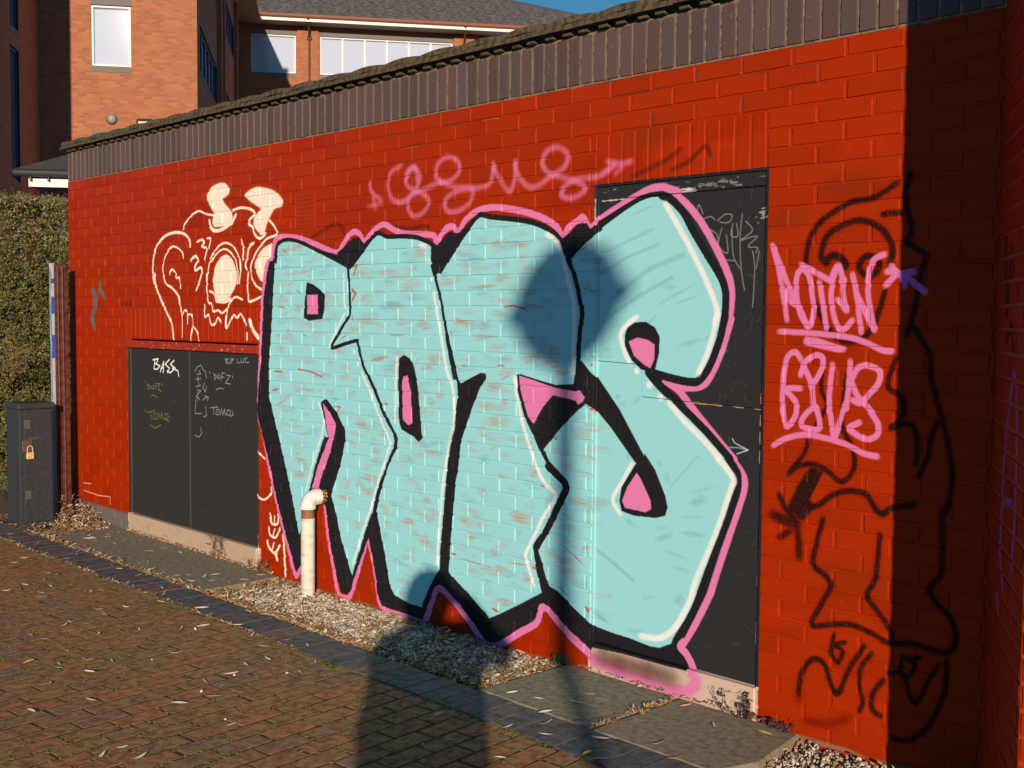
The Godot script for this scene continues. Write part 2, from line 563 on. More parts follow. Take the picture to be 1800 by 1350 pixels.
func build_wall():
	var base = Vector3(3.45, 0, 0)
	var w = thing("painted_brick_wall", "long red painted brick wall carrying the large turquoise graffiti lettering", "wall", base)
	# mortar behind the bricks, with the two openings left out
	var xs = [WALL_X0, 0.82, 2.545, 3.45, 5.325, 6.195, WALL_X1]
	var ys = [-0.06, 1.4, 2.15, WALL_TOP]
	for s in 2:
		var mb = wall_mb(s)
		for i in xs.size() - 1:
			if sheet_of((xs[i] + xs[i + 1]) * 0.5) != s: continue
			for j in ys.size() - 1:
				if xs[i] == 0.82 and j == 0: continue
				if xs[i] == 5.325 and j < 2: continue
				mb.quad(Vector3(xs[i], ys[j], -0.0034), Vector3(xs[i + 1], ys[j], -0.0034), Vector3(xs[i + 1], ys[j + 1], -0.0034), Vector3(xs[i], ys[j + 1], -0.0034))
		# reveals of the openings
		var o = [0.82, 2.545, 1.4] if s == 0 else [5.325, 6.195, 2.15]
		mb.quad(Vector3(o[0], -0.06, -0.0034), Vector3(o[0], o[2], -0.0034), Vector3(o[0], o[2], -0.07), Vector3(o[0], -0.06, -0.07))
		mb.quad(Vector3(o[1], o[2], -0.0034), Vector3(o[1], -0.06, -0.0034), Vector3(o[1], -0.06, -0.07), Vector3(o[1], o[2], -0.07))
		mb.quad(Vector3(o[0], o[2], -0.0034), Vector3(o[1], o[2], -0.0034), Vector3(o[1], o[2], -0.07), Vector3(o[0], o[2], -0.07))
		part(w, "mortar", mb.mesh(), wall_mat[s], base)
	var core = MB.new()
	core.box(Vector3((WALL_X0 + WALL_X1) * 0.5, 1.38, -0.21), Vector3(WALL_X1 - WALL_X0, 2.9, 0.28))
	core.quad(Vector3(WALL_X0, -0.06, -0.08), Vector3(WALL_X0, -0.06, -0.005), Vector3(WALL_X0, 2.82, -0.005), Vector3(WALL_X0, 2.82, -0.08))
	part(w, "inner_leaf", core.mesh(), mat(lin(0.22, 0.06, 0.04), 0.9), base)
	# bricks: the 300 that show largest singly, the rest together
	var list = brick_rects().duplicate()
	list.sort_custom(func(a, b): return Vector2((a[0] + a[2]) * 0.5 - EYE.x, (a[1] + a[3]) * 0.5 - EYE.y).length() < Vector2((b[0] + b[2]) * 0.5 - EYE.x, (b[1] + b[3]) * 0.5 - EYE.y).length())
	var rest = [wall_mb(0), wall_mb(1)]
	var count = 0
	for b in list:
		var s = sheet_of((b[0] + b[2]) * 0.5)
		if count < 300:
			var mb = wall_mb(s)
			brick_face(mb, b[0], b[1], b[2], b[3])
			part(w, "brick", mb.mesh(), wall_mat[s], base)
			count += 1
		else:
			brick_face(rest[s], b[0], b[1], b[2], b[3])
	for s in 2: part(w, "brickwork", rest[s].mesh(), wall_mat[s], base, "stuff")
	# soldier bricks over the two openings
	for q in [[0.787, 2.55, WALL_TOP - 13 * COURSE, 0], [5.325, 6.195, WALL_TOP - 3 * COURSE, 1]]:
		var n = int(round((q[1] - q[0]) / 0.0735))
		for i in n:
			var mb = wall_mb(q[3])
			brick_face(mb, lerpf(q[0], q[1], float(i) / n), q[2] - 0.225, lerpf(q[0], q[1], float(i + 1) / n), q[2])
			part(w, "lintel_brick", mb.mesh(), wall_mat[q[3]], base)
	# ventilation brick with rows of square holes
	var ab = wall_mb(0)
	var hole = MB.new()
	brick_face(ab, 2.975, 2.075, 3.17, 2.3)
	for i in 6:
		for j in 8:
			var c = Vector3(3.005 + i * 0.027, 2.102 + j * 0.0245, 0.0)
			var r = 0.0075
			var tip = c + Vector3(0, 0, 0.007)
			var q = [c + Vector3(-r, -r, 0), c + Vector3(r, -r, 0), c + Vector3(r, r, 0), c + Vector3(-r, r, 0)]
			for k in 4: ab.tri(q[k], q[(k + 1) % 4], tip)
			hole.box(c + Vector3(0.0135, 0, 0.0008), Vector3(0.008, 0.010, 0.003))
	var vent = part(w, "air_brick", ab.mesh(), wall_mat[0], base)
	part(vent, "hole", hole.mesh(), mat(lin(0.10, 0.012, 0.004), 0.9))
	# top row of engineering bricks standing on end
	var smat = soldier_material()
	var mort = MB.new()
	mort.mode = 2
	mort.quad(Vector3(WALL_X0, WALL_TOP, -0.006), Vector3(WALL_X1, WALL_TOP, -0.006), Vector3(WALL_X1, 2.825, -0.006), Vector3(WALL_X0, 2.825, -0.006))
	part(w, "pointing", mort.mesh(), mat(lin(0.30, 0.25, 0.19), 0.95, ntex(31, 0.03, [[0.0, Color(0.55, 0.5, 0.45)], [0.5, Color(0.85, 0.8, 0.72)], [1.0, Color(1, 0.96, 0.9)]], 256), 3.0), base)
	for i in range(-4, 96):
		var x0 = maxf(0.0426 + 0.075 * i, WALL_X0)
		var x1 = minf(0.0426 + 0.075 * (i + 1), WALL_X1)
		if x1 - x0 < 0.02: continue
		var mb = MB.new()
		soldier(mb, x0, x1, i)
		part(w, "soldier_brick", mb.mesh(), smat, base)
	build_coping(w, base)
func soldier(mb, x0, x1, i):
	var joint = rng.randf_range(0.0030, 0.0048)
	var z = rng.randf_range(-0.0015, 0.0015)
	var bev = 0.004
	var a = Vector2(x0 + joint, WALL_TOP + 0.006)
	var b = Vector2(x1 - joint, 2.823 - rng.randf_range(0.0, 0.006))
	# arris chipped at the head
	var ch = rng.randf_range(0.003, 0.013)
	var o = [Vector2(a.x, a.y), Vector2(b.x, a.y), Vector2(b.x, b.y - ch), Vector2(b.x - ch, b.y), Vector2(a.x + ch * 0.8, b.y), Vector2(a.x, b.y - ch * 0.8)]
	var c = (a + b) * 0.5
	var f = []
	for q in o: f.push_back(q + (c - q).normalized() * 0.0 + Vector2(clampf(c.x - q.x, -bev, bev), clampf(c.y - q.y, -bev, bev)))
	var tile = posmod(i, 24) * 0.075 - (0.0426 + 0.075 * i)
	var idx = [[0, 1, 2], [0, 2, 3], [0, 3, 4], [0, 4, 5]]
	mb.mode = 0
	var push = func(p): 
		mb.v.push_back(p)
		mb.uv.push_back(Vector2((p.x + tile) / 1.8, 1.0 - (p.y - WALL_TOP) / 0.225))
	for t in idx:
		for k in [0, 2, 1]: push.call(Vector3(f[t[k]].x, f[t[k]].y, z))
	for k in 6:
		var l = (k + 1) % 6
		var A = Vector3(o[k].x, o[k].y, -0.008)
		var B = Vector3(o[l].x, o[l].y, -0.008)
		var C = Vector3(f[l].x, f[l].y, z)
		var D = Vector3(f[k].x, f[k].y, z)
		for p in [A, C, B, A, D, C]: push.call(p)
func soldier_material():
	var W = 2048
	var H = 256
	var im = Image.create_empty(W, H, false, Image.FORMAT_RGBA8)
	var f = FastNoiseLite.new()
	f.seed = 77
	f.frequency = 0.02
	f.fractal_octaves = 5
	var bw = W / 24.0
	for i in 24:
		var tone = rng.randf_range(0.93, 1.09)
		var warm = rng.randf_range(-0.012, 0.02)
		var c = Color(0.345 * tone + warm, 0.272 * tone, 0.258 * tone - warm * 0.6)
		im.fill_rect(Rect2i(int(i * bw), 0, int(bw) + 2, H), c)
		# lime bloom washed out of the joints: a ragged fringe at the head and edges of some bricks
		var head = rng.randf_range(4, 20)
		var side = rng.randf_range(2, 7)
		var strength = rng.randf_range(0.35, 1.0)
		var red = rng.randf_range(3, 11) if rng.randf() < 0.3 else 0.0
		for x in range(int(i * bw), int((i + 1) * bw)):
			var dx = minf(x - i * bw, (i + 1) * bw - x)
			for y in H:
				var nn = f.get_noise_2d(x * 2.0, y * 2.0)
				var e = maxf(1.0 - y / (head * (1.0 + nn * 1.6) + 1.0), 0.75 * (1.0 - dx / (side * (1.0 + nn * 2.0) * (1.4 - y / 256.0) + 0.5)))
				if e > 0.0:
					var p = im.get_pixel(x, y)
					im.set_pixel(x, y, p.lerp(Color(0.60, 0.55, 0.53), clampf(e * 1.2, 0.0, 0.85) * strength))
				if red > 0.0 and H - y < red * (1.0 + nn):
					im.set_pixel(x, y, Color8(170, 46, 4))
				elif nn > 0.28:
					im.set_pixel(x, y, im.get_pixel(x, y).lerp(Color(0.42, 0.33, 0.31), (nn - 0.28) * 1.2))
	var m = StandardMaterial3D.new()
	m.albedo_texture = ImageTexture.create_from_image(im)
	m.roughness = 0.62
	m.metallic_specular = 0.4
	m.heightmap_enabled = true
	m.heightmap_texture = ntex(12, 0.09, [], 512, 3)
	m.heightmap_scale = 0.06
	return m
func build_coping(w, base):
	var tex = ntex(44, 0.02, [[0.0, Color(0.42, 0.38, 0.33)], [0.45, Color(0.72, 0.67, 0.58)], [0.62, Color(0.95, 0.9, 0.78)], [0.8, Color(0.7, 0.68, 0.45)], [1.0, Color(1, 0.95, 0.85)]], 512, 5)
	var cm = mat(lin(0.155, 0.125, 0.092), 0.95, tex, 2.2, 0.12, ntex(45, 0.05, [], 512, 5))
	var dark = mat(lin(0.05, 0.042, 0.036), 0.95)
	var under = MB.new()
	under.box(Vector3((WALL_X0 + WALL_X1) * 0.5, 2.835, -0.12), Vector3(WALL_X1 - WALL_X0 + 0.02, 0.026, 0.22))
	part(w, "bedding", under.mesh(), dark, base)
	# tile nibs over the soldier bricks
	for i in 68:
		var x = WALL_X0 + 0.05 + i * 0.108 + rng.randf_range(-0.01, 0.01)
		if x > WALL_X1 - 0.03: break
		var mb = MB.new()
		mb.box(Vector3(x, 2.834, -0.01 + rng.randf_range(-0.002, 0.004)), Vector3(0.052, 0.014, 0.06), 0.003)
		part(w, "tile_nib", mb.mesh(), cm, base)
	# two layers of eaves tiles; the upper ones are cambered
	for layer in 2:
		var pitch = 0.30
		var x = WALL_X0 - 0.035 - (0.12 if layer == 1 else 0.0)
		while x < WALL_X1 + 0.1:
			var x0 = maxf(x + 0.002, WALL_X0 - 0.035)
			var x1 = minf(x + pitch - 0.002, WALL_X1 + 0.12)
			if x1 - x0 > 0.04:
				var mb = MB.new()
				var dz = rng.randf_range(-0.004, 0.004)
				var front = (0.045 if layer == 0 else 0.036) + dz
				var y0 = 2.848 + layer * 0.025 + rng.randf_range(-0.002, 0.002)
				var seg = 8
				for j in seg:
					var a = lerpf(x0, x1, float(j) / seg)
					var b = lerpf(x0, x1, float(j + 1) / seg)
					var ca = sin(PI * (a - x) / pitch) * (0.012 if layer == 1 else 0.003)
					var cb = sin(PI * (b - x) / pitch) * (0.012 if layer == 1 else 0.003)
					var th = 0.023
					var ya = y0 + ca * 0.5
					var yb = y0 + cb * 0.5
					var rise = 0.06
					mb.quad(Vector3(a, ya, front), Vector3(b, yb, front), Vector3(b, yb + th + cb * 0.5, front - 0.004), Vector3(a, ya + th + ca * 0.5, front - 0.004))
					mb.quad(Vector3(a, ya + th + ca * 0.5, front - 0.004), Vector3(b, yb + th + cb * 0.5, front - 0.004), Vector3(b, yb + th + rise + cb * 0.5, -0.26), Vector3(a, ya + th + rise + ca * 0.5, -0.26))
					mb.quad(Vector3(b, yb, front), Vector3(a, ya, front), Vector3(a, ya + rise, -0.26), Vector3(b, yb + rise, -0.26))
				for e in [[x0, -1], [x1, 1]]:
					var ce = sin(PI * (e[0] - x) / pitch) * (0.012 if layer == 1 else 0.003)
					var ye = y0 + ce * 0.5
					mb.quad_out(Vector3(e[0], ye, front), Vector3(e[0], ye + 0.023 + ce * 0.5, front - 0.004), Vector3(e[0], ye + 0.083 + ce * 0.5, -0.26), Vector3(e[0], ye + 0.06, -0.26), Vector3(e[0] - e[1], ye, 0))
				part(w, "coping_tile", mb.mesh(), cm, base)
			x += pitch

# ---------------------------------------------------------------- the splayed pier at the right
func build_pier():
	var a = Vector3(WALL_X1, 0, 0)
	var b = Vector3(7.456, 0, 0.607)
	var w = thing("splayed_brick_pier", "red brick pier splayed out from the shaded right end of the wall", "wall", a)
	var im = Image.create_empty(1024, 1024, false, Image.FORMAT_RGBA8)
	im.fill(Color8(164, 42, 0))
	var old_s = sheet_img
	var old_x = sheet_x
	# its own paint sheet: 0.75 m of the splay and the start of the front face
	sheet_img = [im, Image.create_empty(8, 8, false, Image.FORMAT_RGBA8)]
	sheet_x = [0.0, 90.0]
	for i in 60:
		var p = Vector2(rng.randf_range(0, 1.9), rng.randf_range(0.9, 2.6))
		stroke([p, p + Vector2(0.2, 0.02)], Color8(150, 36, 8) if i % 2 == 0 else Color8(200, 58, 10), 0.12, 0.9, 0.05)
	for q in [[[0.30, 1.32, 0.42, 1.52, 0.52, 1.3, 0.5, 0.95], 1], [[0.30, 1.3, 0.26, 1.0, 0.34, 0.86], 1], [[0.3, 1.12, 0.46, 1.14], 1], [[0.22, 0.82, 0.36, 0.66, 0.5, 0.7, 0.6, 0.55], 1], [[0.24, 0.62, 0.3, 0.4, 0.36, 0.6, 0.42, 0.36], 1], [[0.44, 0.5, 0.5, 0.28, 0.56, 0.5], 1], [[0.25, 1.62, 0.35, 1.66, 0.4, 1.58], 0], [[0.18, 1.95, 0.24, 1.7, 0.30, 1.9], 0]]:
		var pts = []
		for i in range(0, q[0].size(), 2): pts.push_back(Vector2(q[0][i], q[0][i + 1]))
		stroke(smooth_path(pts), Color8(150, 84, 170) if q[1] == 1 else Color8(40, 20, 18), 0.042, 0.6, 0.45)
	sheet_img = old_s
	sheet_x = old_x
	var m = StandardMaterial3D.new()
	m.albedo_texture = ImageTexture.create_from_image(im)
	m.roughness = 0.55
	m.metallic_specular = 0.22
	var runs = [[a, b, 0.0], [b, b + Vector3(1.35, 0, 0), 0.705]]
	var done = 0
	for r in runs:
		var dir = (r[1] - r[0]).normalized()
		var len_ = (r[1] - r[0]).length()
		var out = dir.cross(Vector3.UP)
		if out.z < 0: out = -out
		if absf(dir.z) > 0.1: out = Vector3(-dir.z, 0, dir.x)
		var at = func(p): return r[0] + dir * p.x + Vector3(0, p.y, 0) + out * p.z
		var loose = MB.new()
		for k in range(-10, 35):
			var y1 = WALL_TOP - k * COURSE
			var off = 0.0 if posmod(k, 2) == 0 else -0.1125
			var i = 0
			while off + 0.225 * i < len_ - 0.02:
				var x0 = maxf(off + 0.225 * i, 0.0)
				var x1 = minf(off + 0.225 * (i + 1), len_)
				i += 1
				if x1 - x0 < 0.02: continue
				var local = MB.new()
				brick_face(local, x0, y1 - COURSE, x1, y1)
				var single = (r[2] == 0.0 or x0 < 0.3) and k >= 0
				var mb = MB.new() if single else loose
				for j in local.v.size():
					var p = local.v[j]
					mb.v.push_back(at.call(p))
					mb.uv.push_back(Vector2((p.x + r[2]) / 1.95, 1.0 - (p.y - 0.65) / 1.95))
				if single: part(w, "brick", mb.mesh(), m, a)
		if loose.v.size() > 0: part(w, "brickwork", loose.mesh(), m, a, "stuff")
		var back = MB.new()
		back.quad(at.call(Vector3(0, -0.06, -0.0034)), at.call(Vector3(len_, -0.06, -0.0034)), at.call(Vector3(len_, 3.35, -0.0034)), at.call(Vector3(0, 3.35, -0.0034)))
		part(w, "mortar", back.mesh(), mat(lin(0.4, 0.03, 0.004), 0.6), a)
	var core = MB.new()
	var e = b + Vector3(1.35, 0, 0)
	var pts = [Vector2(a.x + 0.02, a.z - 0.3), Vector2(a.x + 0.02, a.z + 0.004), Vector2(b.x + 0.008, b.z - 0.02), Vector2(e.x, e.z - 0.02), Vector2(e.x, e.z - 0.9)]
	for i in pts.size():
		var p = pts[i]
		var q = pts[(i + 1) % pts.size()]
		core.quad(Vector3(p.x, -0.06, p.y), Vector3(q.x, -0.06, q.y), Vector3(q.x, 3.37, q.y), Vector3(p.x, 3.37, p.y))
	for i in range(1, pts.size() - 1):
		core.tri(Vector3(pts[0].x, 3.37, pts[0].y), Vector3(pts[i].x, 3.37, pts[i].y), Vector3(pts[i + 1].x, 3.37, pts[i + 1].y))
	part(w, "inner_leaf", core.mesh(), mat(lin(0.18, 0.08, 0.06), 0.9), a)

# ---------------------------------------------------------------- boarded doorway and meter hatch
func build_doorway():
	var base = Vector3(5.76, 0, 0)
	var d = thing("boarded_doorway", "tall black boarded doorway painted over with the last graffiti letter", "door", base)
	var wb = wall_mb(1)
	wb.box(Vector3(5.76, 2.12, -0.034), Vector3(0.868, 0.056, 0.05), 0.003)
	part(d, "head_rail", wb.mesh(), wall_mat[1], base)
	var up = wall_mb(1)
	up.prism([Vector2(5.336, 1.388), Vector2(5.585, 1.380), Vector2(5.588, 1.243), Vector2(5.75, 1.238), Vector2(6.184, 1.2285), Vector2(6.186, 2.088), Vector2(5.336, 2.090)], -0.03, -0.0105)
	part(d, "upper_board", up.mesh(), wall_mat[1], base)
	var lo = wall_mb(1)
	lo.prism([Vector2(5.336, 0.13), Vector2(6.184, 0.126), Vector2(6.186, 1.2255), Vector2(5.75, 1.235), Vector2(5.5855, 1.240), Vector2(5.582, 1.377), Vector2(5.336, 1.385)], -0.03, -0.0115)
	part(d, "lower_board", lo.mesh(), wall_mat[1], base)
	var jm = wall_mb(1)
	jm.box(Vector3(5.3305, 1.11, -0.028), Vector3(0.0095, 1.98, 0.05), 0.002)
	part(d, "side_batten", jm.mesh(), wall_mat[1], base)
	var jr = MB.new()
	jr.box(Vector3(6.1905, 1.11, -0.032), Vector3(0.008, 1.98, 0.04), 0.001)
	part(d, "side_batten", jr.mesh(), mat(lin(0.5, 0.3, 0.18), 0.9, ntex(61, 0.03, [[0.0, Color(0.1, 0.09, 0.08)], [0.5, Color(0.4, 0.3, 0.25)], [0.62, Color(1, 0.9, 0.8)], [1.0, Color(1, 0.95, 0.9)]], 256), 3.0), base)
	var th = wall_mb(1)
	th.box(Vector3(5.76, 0.034, -0.02), Vector3(0.868, 0.176, 0.052), 0.004)
	part(d, "threshold", th.mesh(), wall_mat[1], base)
func build_hatch():
	var base = Vector3(1.68, 0, 0)
	var d = thing("double_hatch", "low pair of charcoal cupboard doors set in the red wall, scribbled with tags", "door", base)
	for i in 2:
		var leaf = wall_mb(0)
		leaf.box(Vector3(1.2485 + 0.862 * i, 0.735, -0.03), Vector3(0.846, 1.205, 0.036), 0.003)
		var o = part(d, "door_leaf", leaf.mesh(), wall_mat[0], base)
		var hg = MB.new()
		for y in [0.35, 1.1]:
			hg.tube(Vector3(0.832 + 1.70 * i, y, -0.012), Vector3(0.832 + 1.70 * i, y + 0.09, -0.012), 0.006, 0.006, 8)
		part(o, "hinge", hg.mesh(), mat(lin(0.03, 0.028, 0.026), 0.5))
	var fr = MB.new()
	fr.box(Vector3(0.823, 0.735, -0.035), Vector3(0.006, 1.21, 0.05))
	fr.box(Vector3(2.541, 0.735, -0.035), Vector3(0.006, 1.21, 0.05))
	part(d, "frame", fr.mesh(), mat(lin(0.12, 0.10, 0.085), 0.8), base)
	var stop = MB.new()
	stop.box(Vector3(1.682, 0.735, -0.016), Vector3(0.014, 1.2, 0.014), 0.002)
	part(d, "meeting_strip", stop.mesh(), mat(lin(0.045, 0.043, 0.042), 0.6), base)
	var drip = wall_mb(0)
	drip.prism([Vector2(0.795, 1.338), Vector2(2.552, 1.338), Vector2(2.552, 1.388), Vector2(0.795, 1.388)], -0.03, 0.012)
	part(d, "drip_rail", drip.mesh(), wall_mat[0], base)
	var th = wall_mb(0)
	th.box(Vector3(1.683, 0.034, -0.012), Vector3(1.722, 0.186, 0.05), 0.005)
	part(d, "threshold", th.mesh(), wall_mat[0], base)

# ---------------------------------------------------------------- pipe, cabinet, post
func build_pipe():
	var base = Vector3(3.255, 0, 0.11)
	var d = thing("waste_pipe", "white plastic waste pipe with a brown collar and elbow rising from the gravel", "pipe", base)
	var grime = ntex(71, 0.012, [[0.0, Color(0.8, 0.76, 0.7)], [0.35, Color(0.94, 0.92, 0.88)], [0.7, Color(1, 0.99, 0.97)], [1.0, Color(0.98, 0.95, 0.93)]], 256, 5)
	var white = mat(lin(0.74, 0.68, 0.6), 0.4, grime, 5.0)
	var p = MB.new()
	p.smooth = true
	p.tube(base + Vector3(0, -0.05, 0), base + Vector3(0, 0.425, 0), 0.0395, 0.0395, 28)
	part(d, "upright", p.mesh(), white, base)
	var c = MB.new()
	c.smooth = true
	c.tube(base + Vector3(0, 0.425, 0), base + Vector3(0, 0.49, 0), 0.0375, 0.0375, 28)
	part(d, "collar", c.mesh(), mat(lin(0.30, 0.13, 0.06), 0.5, grime, 4.0), base)
	# elbow: quarter bend from the upright back into the wall
	var e = MB.new()
	var rad = 0.05
	var cen = base + Vector3(0, 0.49, -rad)
	var prev = []
	var prevn = []
	for i in 13:
		var t = float(i) / 12.0
		var ang = t * PI * 0.5
		var mid = cen + Vector3(0, sin(ang), cos(ang)) * rad
		var out = Vector3(0, sin(ang), cos(ang))
		var ring = []
		var rn = []
		for j in 29:
			var u = TAU * j / 28.0
			var dirn = out * cos(u) + Vector3.RIGHT * sin(u)
			ring.push_back(mid + dirn * 0.0425)
			rn.push_back(dirn)
		if i > 0:
			for j in 28:
				e.smooth_tri(prev[j], ring[j + 1], ring[j], prevn[j], rn[j + 1], rn[j])
				e.smooth_tri(prev[j], prev[j + 1], ring[j + 1], prevn[j], prevn[j + 1], rn[j + 1])
		prev = ring
		prevn = rn
	e.smooth = true
	e.tube(base + Vector3(0, 0.478, 0), base + Vector3(0, 0.50, 0), 0.0465, 0.0465, 28)
	part(d, "elbow", e.mesh(), mat(lin(0.8, 0.74, 0.72), 0.3, grime, 3.0), base)
	var s = MB.new()
	s.smooth = true
	s.tube(base + Vector3(0, 0.54, -0.045), base + Vector3(0, 0.54, -0.075), 0.0465, 0.0465, 28)
	part(d, "socket_rim", s.mesh(), mat(lin(0.8, 0.74, 0.72), 0.3, grime, 3.0), base)
	var b = MB.new()
	b.smooth = true
	b.tube(base + Vector3(0, 0.54, -0.075), base + Vector3(0, 0.54, -0.15), 0.0385, 0.0385, 28)
	part(d, "wall_stub", b.mesh(), mat(Color.WHITE, 0.4, ntex(72, 0.018, [[0.0, Color(0.05, 0.045, 0.04)], [0.5, Color(0.10, 0.08, 0.06)], [0.56, Color(0.8, 0.6, 0.1)], [0.68, Color(0.85, 0.75, 0.5)], [1.0, Color(0.3, 0.25, 0.2)]], 256, 3), 9.0), base)
func build_cabinet():
	var base = Vector3(0.08, 0, 0.43)
	var d = thing("street_cabinet", "narrow dark grey metal utility cabinet standing in the hedge", "cabinet", base)
	var wear = ntex(81, 0.02, [[0.0, Color(0.8, 0.79, 0.77)], [0.5, Color(0.94, 0.94, 0.94)], [0.8, Color(1.0, 1.0, 1.0)], [0.86, Color(1.0, 0.85, 0.7)], [1.0, Color(0.9, 0.85, 0.8)]], 512, 5)
	var m = mat(lin(0.045, 0.046, 0.05), 0.45, wear, 2.5)
	var b = MB.new()
	b.box(Vector3(0.08, 0.43, 0.43), Vector3(0.25, 0.88, 0.25), 0.004)
	part(d, "body", b.mesh(), m, base)
	var lid = MB.new()
	lid.box(Vector3(0.083, 0.893, 0.43), Vector3(0.27, 0.045, 0.27), 0.006)
	part(d, "lid", lid.mesh(), m, base)
	var dr = MB.new()
	dr.box(Vector3(0.2085, 0.44, 0.42), Vector3(0.012, 0.82, 0.205), 0.003)
	var door = part(d, "door", dr.mesh(), m, base)
	for y in [0.76, 0.24]:
		var h = MB.new()
		h.box(Vector3(0.2165, y, 0.50), Vector3(0.006, 0.065, 0.045), 0.002)
		part(door, "hinge", h.mesh(), mat(lin(0.10, 0.10, 0.105), 0.5, wear, 4.0))
	var hp = MB.new()
	hp.box(Vector3(0.2175, 0.60, 0.505), Vector3(0.008, 0.09, 0.075), 0.004)
	part(door, "hasp", hp.mesh(), mat(lin(0.12, 0.075, 0.055), 0.7, wear, 4.0))
	# embossed maker's script, too worn to read
	var em = MB.new()
	var px = [0.487, 0.484, 0.478, 0.474, 0.470, 0.466, 0.460, 0.456, 0.450, 0.446, 0.440, 0.436, 0.430, 0.424, 0.418, 0.410, 0.402]
	var py = [0.642, 0.682, 0.640, 0.655, 0.645, 0.660, 0.645, 0.662, 0.646, 0.662, 0.648, 0.664, 0.650, 0.666, 0.652, 0.668, 0.664]
	for i in px.size() - 1: em.tube(Vector3(0.2146, py[i], px[i]), Vector3(0.2146, py[i + 1], px[i + 1]), 0.0014, 0.0014, 6)
	part(door, "embossed_script", em.mesh(), mat(lin(0.09, 0.088, 0.085), 0.6))
	# padlock hanging from the hasp
	var pb = Vector3(0.226, 0.53, 0.487)
	var k = thing("padlock", "small brass padlock hanging from the grey cabinet's hasp", "padlock", pb)
	var body = MB.new()
	body.box(pb, Vector3(0.018, 0.05, 0.055), 0.004)
	part(k, "body", body.mesh(), mat(lin(0.62, 0.42, 0.16), 0.35), pb)
	var sh = MB.new()
	sh.smooth = true
	var pts = []
	for i in 13:
		var t = PI * i / 12.0
		pts.push_back(pb + Vector3(0, 0.05 + sin(t) * 0.022, cos(t) * 0.019))
	pts.push_front(pb + Vector3(0, 0.02, 0.019))
	pts.push_back(pb + Vector3(0, 0.02, -0.019))
	for i in pts.size() - 1: sh.tube(pts[i], pts[i + 1], 0.0045, 0.0045, 10)
	var shm = mat(lin(0.55, 0.36, 0.2), 0.4)
	part(k, "shackle", sh.mesh(), shm, pb)
func build_post():
	var base = Vector3(0.025, 0, 0.166)
	var d = thing("gate_post", "brown fluted gate post with a white and blue painted edge", "post", base)
	var lean = Basis(Vector3(0, 0, 1), 0.009)
	var brown = mat(lin(0.13, 0.045, 0.032), 0.45, ntex(91, 0.02, [[0.0, Color(0.6, 0.55, 0.5)], [0.5, Color(0.95, 0.92, 0.9)], [1.0, Color(1, 1, 1)]], 256), 3.0)
	var put = func(mb, called, m):
		var o = part(d, called, mb.mesh(), m)
		o.transform = Transform3D(lean, Vector3.ZERO)
		return o
	var c = MB.new()
	c.box(Vector3(0, 0.98, 0), Vector3(0.086, 1.94, 0.11), 0.004)
	put.call(c, "shaft", brown)
	for i in 2:
		var r = MB.new()
		r.smooth = true
		r.tube(Vector3(0.043, 0.02, 0.028 - 0.036 * i), Vector3(0.043, 1.93, 0.028 - 0.036 * i), 0.010, 0.010, 12)
		put.call(r, "flute", brown)
	var wim = Image.create_empty(32, 512, false, Image.FORMAT_RGBA8)
	wim.fill(Color8(196, 188, 182))
	for i in 260:
		wim.fill_rect(Rect2i(rng.randi() % 32, rng.randi() % 512, rng.randi_range(1, 4), rng.randi_range(1, 10)), Color8(160, 160, 165) if i % 2 == 0 else Color8(212, 204, 196))
	for q in [[66, 34], [142, 46], [30, 10]]:
		wim.fill_rect(Rect2i(12, q[0], 20, q[1]), Color8(58, 84, 176))
	for i in 90: wim.fill_rect(Rect2i(rng.randi() % 10, rng.randi() % 512, 4, rng.randi_range(6, 40)), Color8(120, 136, 160))
	var wm = StandardMaterial3D.new()
	wm.albedo_texture = ImageTexture.create_from_image(wim)
	wm.roughness = 0.6
	var e = MB.new()
	var q = [Vector3(-0.043, 0.0, 0.0565), Vector3(0.043, 0.0, 0.0565), Vector3(0.043, 1.955, 0.0565), Vector3(-0.043, 1.955, 0.0565)]
	for t in [[0, 2, 1], [0, 3, 2]]:
		for k in t:
			e.v.push_back(q[k]); e.uv.push_back(Vector2(0.0 if q[k].x < 0 else 1.0, 1.0 - q[k].y / 1.955))
	var bx = MB.new()
	bx.box(Vector3(0, 0.978, 0.0555), Vector3(0.085, 1.954, 0.001))
	put.call(e, "painted_edge", wm)

